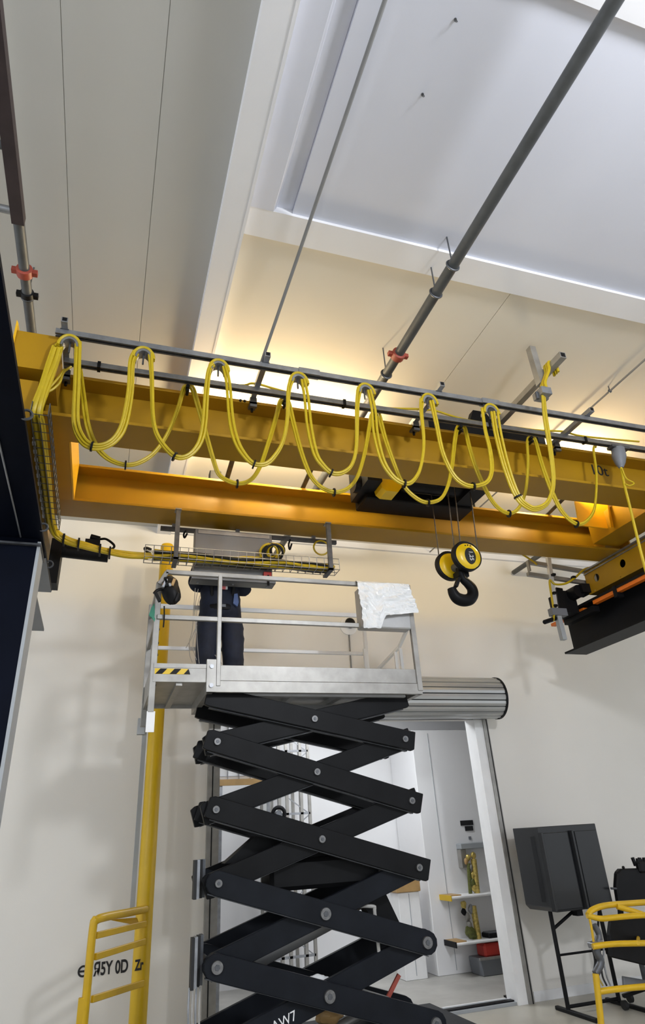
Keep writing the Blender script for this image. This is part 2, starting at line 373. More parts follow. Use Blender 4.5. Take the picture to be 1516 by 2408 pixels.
MB().prism([(-.895, 3.94, 4.75), (-.88, 3.94, 4.75), (-.88, 3.94, GT + .06), (-.895, 3.94, GT + .09)], (0, .43, 0)).build('end_fin', 'yellow_lit', g1)
tx = P(1408, 1107, Y=4.538)
text('lettering', '10t', .175, 'ink', frame((tx.x, 4.539, tx.z), (1, 0, 0), (0, 0, 1)), g1, .002)
for x, y in ((565, 940), (575, 941)):
    p = P(x, y, Y=4.368); MB().cyl((p.x, 4.36, GT - .015), (p.x, 4.372, GT - .015), .012, 8).build('bolt', 'black', g1)

lt = thing('end_truck', 'yellow crane end truck with black drive beside the navy runway', 'end truck', (-.75, 5.2, RT + .04))
MB().box(-.95, -.68, 3.98, 6.5, RT + .06, GB).build('box_beam', 'yellow', lt)
MB().box(-.95, -.50, 4.725, 5.755, GB, GT).build('cross_tie', 'yellow', lt)
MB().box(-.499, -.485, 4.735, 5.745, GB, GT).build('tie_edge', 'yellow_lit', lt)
for y in (4.15, 6.3): MB().cyl((-.84, y, RT + .13), (-.77, y, RT + .13), .09, 20).build('wheel', 'galv_dark', lt, True)
dm = MB().cyl((-.60, 6.15, 4.40), (-.52, 6.15, 4.40), .07, 16).box(-.66, -.56, 6.05, 6.25, 4.02, 4.48).build('gearbox', 'black', lt, True)
MB().cyl((-.52, 6.15, 4.39), (-.13, 6.15, 4.37), .062, 16).box(-.36, -.22, 6.09, 6.2, 4.43, 4.52).build('drive_motor', 'black', lt, True)
p0 = P(213, 1262, Y=6.15)
cn = MB().cyl(p0, p0 + V((.09, 0, -.02)), .028, 10).build('connector', 'black', lt, True)
MB().tube(cr([p0 + V((.09, 0, -.02)), P(250, 1268, Y=6.1), P(268, 1282, Y=6.05), P(262, 1291, Y=6.0), P(240, 1290, Y=5.9)]), .012, 8).build('lead', 'black', lt, True)

rt = thing('end_truck', 'yellow crane end truck with round holes on the black runway', 'end truck', (6.12, 5.2, RT + .04))
hb = MB()
hb.box(5.93, 6.31, 3.6, 6.45, GB - .02, GB).box(5.93, 6.31, 3.6, 6.45, RT + .05, RT + .07).box(6.29, 6.31, 3.6, 6.45, RT + .07, GB - .02)
hb.build('box_beam', 'yellow', rt)
def holed_plate(x, y0, y1, z0, z1, holes, r, th):
    """side plate between two flanges with round through holes"""
    bm = bmesh.new(); b = MB(); ys = [y0]
    for c in holes: ys += [c - .1, c + .1]
    ys.append(y1)
    for i in range(0, len(ys), 2): b.box(x, x + th, ys[i], ys[i + 1], z0, z1)
    zc = (z0 + z1) / 2; n = 20
    for c in holes:
        sq = []
        for k in range(n):
            a = 2 * math.pi * k / n; m = max(abs(math.cos(a)) / .1, abs(math.sin(a)) / ((z1 - z0) / 2))
            sq.append((c + math.cos(a) / m, zc + math.sin(a) / m))
        ci = [(c + r * math.cos(2 * math.pi * k / n), zc + r * math.sin(2 * math.pi * k / n)) for k in range(n)]
        vs = [(xx, p[0], p[1]) for xx in (x, x + th) for ring in (sq, ci) for p in ring]
        fs = []
        for k in range(n):
            j = (k + 1) % n
            fs += [(k, j, n + j, n + k), (2 * n + k, 3 * n + k, 3 * n + j, 2 * n + j), (n + k, n + j, 3 * n + j, 3 * n + k)]
        b.add(vs, fs)
    bm.free(); return b
holed_plate(5.93, 3.6, 6.45, RT + .07, GB - .02, (5.0, 5.765, 6.25), .052, .012).build('side_plate', 'yellow', rt)
MB().box(6.1, 6.12, 3.7, 6.4, RT + .07, GB - .02).build('inner_plate', 'black', rt)
MB().box(5.90, 5.93, 3.6, 6.45, GB - .022, GB - .003).build('edge_strip', 'galv', rt)
MB().box(5.915, 5.93, 3.6, 6.45, GB - .06, GB - .045).build('edge_strip', 'galv', rt)
for y in (4.0, 6.1): MB().cyl((6.07, y, RT + .135), (6.17, y, RT + .135), .09, 20).build('wheel', 'galv_dark', rt, True)
gp = [P(1353, 1165, Y=5.45), P(1352, 1180, Y=5.45), P(1362, 1235, Y=5.45), P(1450, 1245, Y=5.45), P(1436, 1170, Y=5.45), P(1432, 1120, Y=5.45), P(1360, 1110, Y=5.45)]
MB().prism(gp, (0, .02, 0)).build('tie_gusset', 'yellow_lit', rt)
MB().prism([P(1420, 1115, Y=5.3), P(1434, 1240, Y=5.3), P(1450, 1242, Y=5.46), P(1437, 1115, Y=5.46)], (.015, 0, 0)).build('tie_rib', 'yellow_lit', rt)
MB().box(5.55, 5.95, 4.725, 5.755, GB + .06, GT - .05).build('cross_tie', 'yellow', rt)
MB().cyl((5.78, 6.75, 4.47), (5.78, 6.45, 4.47), .085, 16).box(5.63, 5.83, 6.6, 6.9, 4.22, 4.52).build('drive_motor', 'black', rt, True)
MB().box(5.80, 5.96, 6.40, 6.60, 4.44, 4.56).build('motor_mount', 'black', rt)
MB().cyl((5.77, 6.89, 4.30), (5.77, 7.12, 4.28), .03, 10).build('buffer', 'black_rubber', rt, True)

# collector arm frame at the right truck
ca = thing('collector_frame', 'silver strut frame with yellow cable at the right end truck', 'frame', (5.5, 6.5, 4.5))
a, b_ = P(1240, 1322, Y=6.5), P(1396, 1348, Y=6.5)
MB().bar(a, b_, .05, .05).build('strut', 'alu', ca); MB().bar(P(1240, 1350, Y=6.5), P(1398, 1374, Y=6.5), .05, .05).build('strut', 'alu', ca)
MB().bar(a + V((0, 0, -.13)), a + V((0, 0, .02)), .02, .05).build('end_cap', 'alu', ca); MB().bar(b_ + V((0, 0, -.19)), b_ + V((0, 0, .02)), .03, .06).build('end_cap', 'alu', ca); MB().box(b_.x - .03, b_.x + .03, 6.44, 6.49, 4.60, 4.74).build('truck_bracket', 'alu', ca)
MB().bar(P(1288, 1310, Y=6.47), P(1305, 1430, Y=6.47), .05, .05).build('post', 'alu_bright', ca)
MB().bar(P(1308, 1436, Y=6.47), P(1325, 1505, Y=6.47), .062, .062).build('square_tube', 'grey_paint', ca)
MB().box(*[q for i, (l, h) in enumerate(zip(P(1300, 1445, Y=6.42), P(1322, 1436, Y=6.5))) for q in (min(l, h) - .002, max(l, h) + .002)]).build('clamp', 'bracket_grey', ca)
MB().tube(cr([P(1225, 1302, Y=6.4), P(1250, 1318, Y=6.44), P(1262, 1328, Y=6.45)]), .012, 8).build('yellow_cable', 'cable', ca, True)
MB().tube(cr([P(1395, 1332, Y=6.4), P(1372, 1340, Y=6.4), P(1352, 1358, Y=6.42), P(1330, 1372, Y=6.42), P(1305, 1374, Y=6.43), P(1292, 1365, Y=6.44), P(1296, 1400, Y=6.44), P(1302, 1440, Y=6.44), P(1300, 1460, Y=6.44)]), .014, 8).build('yellow_cable', 'cable', ca, True)
for q in ((1300, 1352), (1347, 1358), (1371, 1343), (1302, 1395), (1304, 1425)):
    p = P(*q, Y=6.43); MB().box(p.x - .022, p.x + .022, p.y - .03, p.y + .02, p.z - .014, p.z + .014).build('cable_tie', 'black', ca)
MB().bar(P(1310, 1385, Y=6.6), P(1318, 1435, Y=6.6), .10, .09).build('junction_box', 'black', ca)
MB().cyl(P(1280, 1463, Y=6.4), P(1312, 1452, Y=6.5), .028, 10).build('cable_gland', 'black', ca, True)

# ------------------------------------------------------------------ globe lamps on the far girder
for lx, lab in ((.98, 'warm globe lamp on the far girder near the long ceiling beam'), (1.82, 'warm globe lamp on the far girder under the thick ceiling pipe'), (5.0, 'warm globe lamp on the far girder beside the bright tie gusset')):
    fl_ = thing('globe_lamp', lab, 'lamp', (lx, 5.33, GT))
    MB().bar((lx, 5.90, GT + .008), (lx, 5.30, GT + .085), .05, .012).build('bracket', 'galv_dark', fl_)
    MB().lathe([(.03, 0), (.10, .012), (.165, .045), (.16, .05), (.095, .02), (.03, .012)], (lx, 5.33, GT + .085), (0, 0, 1), 24).build('light_shield', 'black', fl_, True)  # added under the lamp to keep its light off the girder web
    MB().ball((lx, 5.33, GT + .21), .085, 16, 10).build('globe', 'lamp', fl_, True)
    MB().cyl((lx, 5.33, GT + .09), (lx, 5.33, GT + .15), .03, 12).build('holder', 'black', fl_)
p = P(505, 1115, Y=5.85); MB().box(p.x - .06, p.x + .06, 5.80, 5.90, GT, GT + .13).build('limit_switch', 'black', g2, bevel=.006)

# ------------------------------------------------------------------ festoon: rails, arms, trolleys, cables
UY, LY, AZ = 3.90, 4.22, 5.15
u0, u1 = P(130, 787, Y=UY), P(1600, 1017, Y=UY)
uz = 1.75 + .874 * UY
ur = thing('festoon_rail', 'galvanized cable rail carrying the outer row of festoon loops', 'rail', (3, UY, uz))
def crail(root, x0, x1, y, z, h=.045):
    MB().box(x0, x1, y - .022, y + .022, z + h - .006, z + h).build('top_face', 'galv', root)
    for s in (-1, 1): MB().box(x0, x1, y + s * .022 - .003, y + s * .022 + .003, z, z + h).build('side_face', 'galv', root)
    for s in (-1, 1): MB().box(x0, x1, y + s * .014 - .006, y + s * .014 + .006, z, z + .004).build('lip', 'galv_dark', root)
crail(ur, u0.x, u1.x, UY, uz - .02)
for x in (725, 1135):
    p = P(x, 880, Y=UY); MB().box(p.x - .09, p.x + .09, UY - .032, UY + .032, uz + .025, uz + .032).box(p.x - .09, p.x + .09, UY - .032, UY - .025, uz - .022, uz + .025).box(p.x - .09, p.x + .09, UY + .025, UY + .032, uz - .022, uz + .025).build('splice_sleeve', 'galv', ur)
lz = 1.75 + .808 * LY
lrl = thing('festoon_rail', 'galvanized cable rail lying against the girder top flange', 'rail', (3, LY, lz))
crail(lrl, P(150, 855, Y=LY).x, P(1600, 1065, Y=LY).x, LY, lz - .02)
for x, y in ((232, 868), (808, 955), (1148, 1002), (1372, 1033)):
    p = P(x, y, Y=LY); MB().box(p.x - .012, p.x + .012, LY - .034, LY + .03, lz - .028, lz + .032).build('clip', 'black', lrl)
ARMX = []
for (xa, ya), lab in (((150, 780), 'short festoon support arm at the end of the cable rails by the end truck'), ((626, 850), 'festoon support arm touched by the thin ceiling conduit'),
                      ((1033, 917), 'festoon support arm beside the trolley frame'), ((1382, 973), 'festoon support arm next to the 10t lettering')):
    p = P(xa, ya, Y=3.86); az = uz + .025 + .0225; ARMX.append(p.x)
    ar = thing('support_arm', lab, 'bracket', (p.x, 4.2, az))
    MB().bar((p.x, 3.80, az), (p.x, 4.44, az), .045, .045).build('arm', 'galv', ar)
    MB().box(p.x - .016, p.x + .016, 3.799, 3.803, az - .012, az + .020).build('open_end', 'black', ar)
    MB().box(p.x - .03, p.x + .03, 4.37, 4.44, GT, az - .022).box(p.x - .03, p.x + .03, 4.343, 4.371, GT - .075, az - .022).box(p.x - .03, p.x + .03, 4.343, 4.44, GT - .048, GT - .027).build('girder_clamp', 'galv_dark', ar)
    MB().cyl((p.x, 4.415, GT - .047), (p.x, 4.415, GT - .085), .012, 8).build('bolt', 'black', ar)
    MB().box(p.x - .03, p.x + .03, UY - .03, UY + .03, uz + .020, uz + .027).build('rail_clip', 'galv_dark', ar)

UP = [(167, 797), (338, 830), (513, 862), (699, 888), (855, 912), (1002, 936), (1146, 956)]
for i, (x, y) in enumerate(UP):
    p = P(x, y, Y=UY); q = V((p.x, UY, uz - .02))
    t = thing('cable_trolley', ['grey saddle trolley at the very end of the outer cable rail', 'grey saddle trolley next to the end one on the outer cable rail', 'grey saddle trolley in front of the long ceiling beam edge', 'grey saddle trolley beside the rail splice sleeve',
                                'grey saddle trolley in front of the thick ceiling pipe', 'grey saddle trolley beside the arm at the trolley frame', 'grey saddle trolley in front of the black trolley frame'][i], 'trolley', tuple(q), 'saddle trolleys on the outer cable rail')
    pr = []
    for k in range(9):
        a = math.pi * k / 8; pr.append(q + V((math.cos(a) * .062, -.045, -.115 + math.sin(a) * .085)))
    for k in range(8, -1, -1):
        a = math.pi * k / 8; pr.append(q + V((math.cos(a) * .048, -.045, -.115 + math.sin(a) * .062)))
    MB().prism(pr, (0, .09, 0)).build('saddle', 'galv', t)
    MB().box(q.x - .045, q.x + .045, UY - .008, UY + .008, q.z - .035, q.z + .012).build('carrier', 'galv_dark', t)
    MB().cyl(q + V((0, .0, -.05)), q + V((0, .0, -.15)), .007, 6).build('bolt', 'galv_dark', t)
    for s in (-1, 1): MB().cyl(q + V((s * .03, -.014, .008)), q + V((s * .03, .014, .008)), .012, 10).build('roller', 'black', t)

def loop(root, pts, Y, n=3, tie=None, r=.0115, spread=1, ys=None):
    w = [P(x, y, Y=(ys[i] if ys else Y)) for i, (x, y) in enumerate(pts)]; c = cr(w, 6); m = len(c); b = MB()
    for k in range(n):
        ox, oy = ((-.012, -.016, .0)[k], (0, .012, -.014)[k])
        ph = random.uniform(0, 6)
        line = []
        for i, p in enumerate(c):
            t = i / (m - 1); leg = math.sin(math.pi * t)
            tn = (c[min(i + 1, m - 1)] - c[max(i - 1, 0)]).normalized(); nn = V((tn.z, 0, -tn.x))
            o = ((k - (n - 1) / 2) * .019 * (1 - .45 * leg ** 4) + .006 * math.sin(ph + 7 * t) * (1 - leg ** 6)) * spread
            line.append(p + nn * o + V((0, (k - 1) * .011, 0)))
        b.tube(line, r, 7)
    o = b.build('cable_loop', 'cable', root, True)
    if tie is not None:
        i = min(range(m), key=lambda j: abs(c[j].x - P(*tie, Y=Y).x) + abs(c[j].z - P(*tie, Y=Y).z))
        tn = (c[min(i + 1, m - 1)] - c[i - 1]).normalized()
        MB().cyl(c[i] - tn * .006, c[i] + tn * .006, .036, 10).build('cable_tie', 'black', o)
    return o
uf = thing('festoon_cable', 'bundle of yellow flat cables looping under the outer cable rail', 'cable', (2, UY, 4.6))
U = [[(184, 806), (180, 906), (177, 991), (192, 1033), (216, 1050), (247, 1048), (274, 1029), (292, 992), (305, 920), (309, 854), (320, 829)],
     [(354, 834), (357, 892), (359, 974), (367, 1019), (388, 1053), (415, 1076), (443, 1072), (467, 1046), (479, 1002), (485, 920), (491, 872), (502, 858)],
     [(528, 862), (537, 903), (544, 989), (556, 1040), (576, 1074), (597, 1092), (624, 1092), (645, 1074), (664, 1040), (674, 989), (677, 920), (686, 888)],
     [(712, 893), (720, 937), (727, 1006), (741, 1068), (761, 1098), (782, 1114), (806, 1112), (827, 1092), (837, 1047), (839, 954), (844, 914)],
     [(868, 918), (878, 965), (883, 1023), (899, 1085), (923, 1122), (950, 1138), (971, 1131), (988, 1099), (995, 1040), (989, 970), (990, 940)],
     [(1014, 943), (1026, 998), (1040, 1065), (1065, 1118), (1093, 1141), (1121, 1143), (1146, 1132), (1155, 1104), (1150, 1058), (1139, 1012), (1132, 962)],
     [(1162, 968), (1172, 1026), (1192, 1104), (1217, 1168), (1242, 1192), (1263, 1196), (1288, 1180), (1301, 1136), (1295, 1065), (1282, 984), (1277, 931)]]
T = [(217, 1050), (410, 1074), (597, 1092), (780, 1113), (948, 1138), (1110, 1143), (1217, 1168)]
for i, (pts, t) in enumerate(zip(U, T)): loop(uf, pts, UY - .033, 3 if i in (0, 6) else 2, t, ys=[3.867] * 5 + [3.86, 3.84, 3.80, 3.74, 3.67, 3.585] if i == 6 else None)
for i, (x, y) in enumerate(UP):     # short bridges of cable over each saddle
    q = V((P(x, y, Y=UY).x, UY, uz - .02)); b = MB()
    for k in (-1, 1):
        b.tube([q + V((math.cos(a) * .075, -.0325 + k * .0115, -.122 + math.sin(a) * .10)) for a in (math.pi * j / 10 for j in range(11))], .0115, 7)
    b.build('cable_bend', 'cable', uf, True)
lf = thing('festoon_cable', 'bundle of yellow flat cables looping under the inner cable rail', 'cable', (2, LY, 4.5))
L = [[(187, 868), (196, 940), (206, 1002), (226, 1050), (257, 1081), (295, 1094), (329, 1088), (364, 1064), (395, 1019), (419, 961), (432, 917), (443, 908)],
     [(443, 908), (453, 917), (470, 974), (484, 1026), (501, 1084), (514, 1116), (535, 1131), (562, 1138), (590, 1128), (610, 1098), (628, 1047), (648, 982), (658, 947), (669, 938)],
     [(669, 938), (679, 951), (693, 1006), (710, 1068), (730, 1119), (754, 1146), (785, 1158), (816, 1150), (840, 1122), (857, 1068), (868, 1006), (873, 978), (882, 967)],
     [(882, 967), (890, 978), (905, 1033), (926, 1092), (947, 1140), (971, 1167), (1000, 1182), (1033, 1175), (1051, 1146), (1061, 1101), (1068, 1040), (1074, 1009), (1083, 1000)],
     [(1083, 1000), (1093, 1009), (1104, 1055), (1121, 1108), (1143, 1157), (1167, 1192), (1196, 1208), (1220, 1194), (1235, 1154), (1240, 1090), (1238, 1038), (1247, 1026)],
     [(1247, 1026), (1257, 1036), (1273, 1093), (1298, 1161), (1323, 1207), (1355, 1233), (1380, 1224), (1397, 1192), (1401, 1118), (1394, 1058), (1400, 1050)]]
T = [(295, 1094), (557, 1138), (785, 1158), (1005, 1182), (1196, 1208), (1355, 1233)]
for pts, t in zip(L, T): loop(lf, pts, LY + .06, 2, t, spread=.8)
for x, y in ((441, 912), (669, 944), (881, 972), (1081, 1006), (1246, 1032)):
    p = P(x, y, Y=LY + .03); MB().cyl(p + V((0, -.03, 0)), p + V((0, .04, 0)), .016, 8).cyl(p + V((0, -.03, -.04)), p + V((0, .04, -.04)), .013, 8).build('cable_clamp', 'black', lf)
# thin cable lying along the inner rail
pts = [P(x, y, Y=LY + .02) for x, y in ((160, 838), (230, 858), (320, 876), (440, 893), (560, 908), (640, 915), (700, 930), (800, 948), (900, 962), (980, 968), (1020, 967), (1100, 990), (1250, 1012), (1330, 1010), (1372, 1028), (1500, 1040))]
pts = sorted([V((p.x, LY + .008, max(p.z, lz + .036))) for p in pts if min(abs(p.x - x) for x in ARMX) > .12] + [V((x + d, LY + .008, az + .034)) for x in ARMX[1:] for d in (-.045, .045)], key=lambda p: p.x)
MB().tube(cr(pts, 4), .010, 7).build('straight_cable', 'cable', lf, True)

# grey outlet with the hanging pendant cable
pc = thing('pendant_cable', 'thin yellow cable hanging from the grey outlet past the end truck', 'cable', (5, 4.1, 4.5))
MB().tube(cr([P(x, y, Y=4.12) for x, y in ((1460, 1100), (1464, 1122), (1470, 1150), (1480, 1190), (1497, 1260), (1516, 1335), (1535, 1400))], 5), .013, 8).build('cable', 'cable', pc, True)
MB().tube(cr([P(x, y, Y=4.1) for x, y in ((1462, 1102), (1472, 1125), (1490, 1136), (1480, 1142), (1470, 1138))], 5), .008, 7).build('loose_end', 'cable', pc, True)
po = thing('cable_outlet', 'grey conical cable outlet hanging from the inner cable rail', 'outlet', tuple(P(1452, 1060, Y=LY)))
a = P(1452, 1056, Y=LY); b_ = P(1460, 1100, Y=LY)
MB().tube([a, a * .6 + b_ * .4, a * .25 + b_ * .75, b_], [.065, .07, .05, .022], 14).build('funnel', 'bracket_grey', po, True)
MB().box(a.x - .10, a.x + .12, LY - .04, LY + .04, lz - .045, lz - .019).build('mount_plate', 'galv_dark', po)

# tow arm of the trolley with square post and cable wrap
ta = thing('tow_arm', 'silver square tow arm with upright post carrying the cable end', 'arm', (3.55, 4, 5.25))
ty = 1.75 + .955 * 3.74
a, b_ = P(1320, 845, Y=3.45), P(1178, 990, Y=4.42)
tz = (a.z + b_.z) / 2
xa = .962 * (tz - 1.75)
MB().bar((xa, 3.40, tz), (xa, 4.53, tz), .062, .062).build('arm', 'alu', ta)
MB().box(xa - .022, xa + .022, 3.398, 3.402, tz - .022, tz + .022).build('open_end', 'black', ta)
MB().bar(P(1272, 905, Y=3.66), P(1247, 819, Y=3.66), .062, .062).build('post', 'alu', ta)
MB().bar(P(1268, 880, Y=3.68), P(1282, 940, Y=3.68), .05, .04).build('post_foot', 'galv', ta)
MB().box(xa - .10, xa - .025, 3.632, 3.70, tz - .045, tz + .02).build('corner_clamp', 'alu_bright', ta)
p = P(1277, 925, Y=3.585); MB().box(p.x - .05, p.x + .05, 3.535, 3.667, p.z - .035, p.z + .035).build('cable_clamp', 'galv', ta)
MB().cyl((p.x - .06, 3.60, p.z - .06), (p.x - .06, 3.60, p.z + .01), .014, 8).build('bolt', 'galv_dark', ta)
wr = MB()
for k in range(3):
    y = 3.605 - .028 * k
    wr.tube(cr([V((p.x + (k - 1) * .02, y, p.z)), V((p.x + .02, y, p.z + .10)), V((xa - .052, y, tz - .06)), V((xa - .045, y, tz)), V((xa - .034, y, tz + .036)), V((xa, y, tz + .043)), V((xa + .034, y, tz + .036)), V((xa + .045, y, tz)), V((xa + .044, y, tz - .06))], 5), .013, 7)
wr.build('cable_wrap', 'cable', uf, True)

# ------------------------------------------------------------------ trolley hoist, ropes, hook block
tr = thing('hoist_trolley', 'black hoist trolley with a yellow motor cover between the girders', 'hoist', (3.1, 5.2, GT))
X0, X1 = 2.72, 4.02
MB().box(X0, X1, 4.47, 4.63, GT + .05, GT + .21).build('side_frame', 'black_steel', tr)
MB().box(X0, X1, 5.85, 6.01, GT + .05, GT + .21).build('side_frame', 'black_steel', tr)
MB().prism([(3.2, 4.5, GT + .21), (3.55, 4.5, GT + .21), (3.42, 4.5, GT + .40), (3.28, 4.5, GT + .40)], (0, .08, 0)).build('frame_gusset', 'black_steel', tr)
MB().box(X1 - .06, X1 + .02, 4.45, 4.65, GT + .05, GT + .24).build('bumper', 'black_rubber', tr)
for x in (X0 + .2, X1 - .2):
    for y in (4.55, 5.93): MB().cyl((x, y - .05, GT + .104), (x, y + .05, GT + .104), .075, 18).build('wheel', 'galv_dark', tr, True)
TB = 4.90
MB().box(2.38, 3.66, 5.36, 5.68, TB, TB + .13).build('lower_frame', 'black_steel', tr, bevel=.01)
MB().box(3.42, 3.62, 4.85, 5.68, TB + .02, TB + .2).build('cross_frame', 'black_steel', tr)
for x in (2.76, 3.47):
    MB().box(x, x + .12, 4.60, 5.88, GT + .06, GT + .18).build('cross_frame', 'black_steel', tr)
    MB().box(x + .02, x + .10, 5.40, 5.62, TB + .12, GT + .07).build('frame_hanger', 'black_steel', tr)
MB().cyl((2.75, 5.2, 5.12), (3.45, 5.2, 5.12), .16, 24).build('rope_drum', 'black', tr, True)
MB().box(2.30, 2.46, 5.1, 5.6, TB + .06, 5.30).cyl((2.30, 5.35, 5.05), (2.24, 5.35, 5.05), .10, 18).build('drive_motor', 'black', tr, True)
p = P(918, 1125, Y=5.2)
yc = [P(892, 1095, Y=5.15), P(893, 1130, Y=5.15), P(898, 1146, Y=5.15), P(908, 1154, Y=5.15), P(936, 1157, Y=5.15), P(950, 1138, Y=5.15), P(965, 1118, Y=5.15), P(965, 1095, Y=5.15)]
MB().prism(yc, (0, .18, 0)).build('motor_cover', 'hook_yellow', tr)
p = P(1090, 1152, Y=5.2); MB().cyl((3.36, 5.137, p.z), (3.50, 5.137, p.z), .05, 14).build('rope_guide', 'black', tr, True)

hy0, hy1 = 5.03, 5.33
hx = .650 * hy0; hz = 1.75 + .482 * hy0
hk = thing('hook_block', 'yellow and black hook block with a black hook on wire ropes', 'hook', (hx, 5.15, hz - .6))
def sheave(y, x, z, front):
    sgn = -1
    MB().lathe([(.145, .0), (.158, .012), (.158, .062), (.145, .074)], (x, y, z), (0, 1, 0), 36).build('guard_rim', 'black', hk, True)
    d = MB().lathe([(.02, -.028), (.09, -.026), (.125, -.010), (.138, .002), (.138, .072), (.125, .084), (.09, .10), (.02, .102)], (x, y + .0, z - .010), (0, 1, 0), 36).build('sheave_cover', 'hook_yellow', hk, True)
    if front:
        e = MB().lathe([(.0, -.0315), (.072, -.0315), (.074, -.022)], (0, 0, 0), (0, 1, 0), 30)
        e.v = [V((q.x * .82 + x + .005, q.y + y, q.z * 1.2 + z - .02)) for q in e.v]; e.build('badge', 'plate_black', d, True)
        text('lettering', '1,25', .062, 'ink_white', frame((x + .012, y - .033, z - .02), (0, 0, -1), (1, 0, 0)), d, .0012)
        for k in (-1, 0, 1): MB().cyl((x + k * .028, y - .024, z + .098 - abs(k) * .006), (x + k * .028, y - .014, z + .098 - abs(k) * .006), .007, 8).build('screw', 'black', d)
sheave(hy0, hx, hz, True); z2 = hz - .01; sheave(hy1 - .06, hx - .06, z2, False)
MB().cyl((hx - .02, hy0 + .07, hz - .06), (hx - .05, hy1 - .05, hz - .06), .045, 16).build('axle', 'galv_dark', hk, True)
MB().cyl((hx - .03, hy0 + .15, hz - .06), (hx - .03, hy0 + .15, hz - .21), .04, 14).box(hx - .085, hx + .03, hy0 + .09, hy0 + .2, hz - .19, hz - .13).build('swivel', 'black_steel', hk, True)
hp = [P(x, y, Y=5.14) for x, y in ((1082, 1345), (1088, 1362), (1099, 1372), (1109, 1384), (1111, 1398), (1104, 1409), (1090, 1412), (1075, 1407), (1066, 1396), (1061, 1383))]
MB().tube(cr(hp, 5), [.030 + .030 * math.sin(min(1, i / 30) * 1.57) * (1 - max(0, (i - 32) / 13) ** 1.5 * .62) for i in range(46)], 14).build('hook', 'black_steel', hk, True)
MB().bar(P(1078, 1360, Y=5.13), P(1071, 1380, Y=5.13), .05, .03).build('safety_latch', 'black', hk)
for (xa, ya, xb, yb), lab in (((1008, 1120, 1031, 1302), 'a'), ((1052, 1155, 1067, 1284), 'b'), ((1066, 1130, 1082, 1278), 'c'), ((1106, 1165, 1122, 1288), 'd')):
    Yr = 5.30 if lab in 'a' else 5.08
    a, b_ = P(xa, ya, Y=Yr), P(xb, yb, Y=Yr)
    d = (b_ - a).normalized()
    zt_ = {'a': 4.998, 'b': 5.012, 'c': 5.012, 'd': 4.926}[lab]
    MB().cyl(a + d * ((zt_ - a.z) / d.z), b_ + d * .03, .0065, 8).build('wire_rope', 'rope', hk, True)

# ------------------------------------------------------------------ cable tray, bundle and control enclosure under the far girder
cbn = thing('cable_bundle', 'thick yellow cable bundle dropping beside the navy runway into the mesh tray', 'cable', (-.6, 5, 4.4))
paths = [[P(137, 815, Y=UY), P(124, 852, Y=UY), P(106, 905, Y=3.88), P(88, 965, Y=3.88), P(92, 1000, Z=4.43), P(108, 1120, Z=4.43), P(122, 1235, Z=4.41), P(150, 1268, Y=5.76), P(200, 1283, Y=5.78), P(245, 1296, Y=5.8), P(300, 1305, Y=5.82), P(352, 1307, Y=5.84)],]
b = MB()
for k in range(7):
    ox, oz = .025 * math.cos(k * 1.05) * (k < 6), .025 * math.sin(k * 1.05) * (k < 6)
    b.tube(cr([p + V((ox + random.uniform(-.006, .006), oz * .5, oz + random.uniform(-.006, .006))) for p in paths[0]], 6), .016, 8)
b.build('thick_cables', 'cable', cbn, True)
for (x, y, Yc) in ((150, 1270, 5.76), (185, 1280, 5.78), (235, 1294, 5.8), (258, 1300, 5.8)):
    p = P(x, y, Y=Yc); MB().box(p.x - .008, p.x + .008, p.y - .048, p.y + .048, p.z - .046, p.z + .046).build('cable_tie', 'black', cbn)
for pts in ([(152, 868), (140, 885), (120, 908), (104, 922)], [(168, 862), (150, 875), (140, 900), (120, 918), (100, 924)]):
    MB().tube(cr([P(x, y, Y=4.0) for x, y in pts], 5), .009, 7).build('thin_cable', 'cable', cbn, True)

def mesh_tray(root, a, b, w, h, along, n, m='galv', r=.004):
    """open wire basket from a to b"""
    a, b = V(a), V(b); d = (b - a); L_ = d.length; d.normalize(); s = V(along).normalized()
    prof = [s * (-w / 2) + V((0, 0, h)), s * (-w / 2), s * (w / 2), s * (w / 2) + V((0, 0, h))]
    for k in range(n + 1):
        p = a + d * (L_ * k / n); MB().tube([p + q for q in prof], r, 5).build('cross_wire', m, root)
    for q in (prof[0], prof[0] * .5 + prof[1] * .5, prof[1], prof[1] * .5 + prof[2] * .5, prof[2], prof[2] * .5 + prof[3] * .5, prof[3]):
        MB().cyl(a + q, b + q, r, 5).build('long_wire', m, root)
t1 = thing('mesh_tray', 'wire mesh cable tray holding the bundle beside the navy runway beam', 'cable tray', (-.6, 4.8, 4.37))
mesh_tray(t1, P(92, 975, Z=4.385), P(124, 1245, Z=4.385), .11, .10, (1, 0, 0), 17, 'galv_dark')
ch = MB()
for k in range(20):
    p = P(78 + 24 * k / 19, 1030 + 180 * k / 19, Z=4.40); q = P(78 + 24 * (k + .75) / 19, 1030 + 180 * (k + .75) / 19, Z=4.40); ch.bar(p, q, .010 + .012 * (k % 2), .012)
cho = ch.build('hanging_chain', 'alu_bright', t1); cho['kind'] = 'stuff'
TYc = 5.84
tz0 = 1.75 + .425 * TYc
t2 = thing('mesh_tray', 'long wire mesh tray of black and yellow cables above the lift platform', 'cable tray', (1.1, TYc, tz0))
mesh_tray(t2, (.035 * TYc, TYc, tz0), (.372 * TYc, TYc, tz0), .165, .12, (0, 1, 0), 24)
tc = thing('cable_bundle', 'black and yellow cables lying along the long mesh tray', 'cable', (1.1, TYc, tz0 + .03))
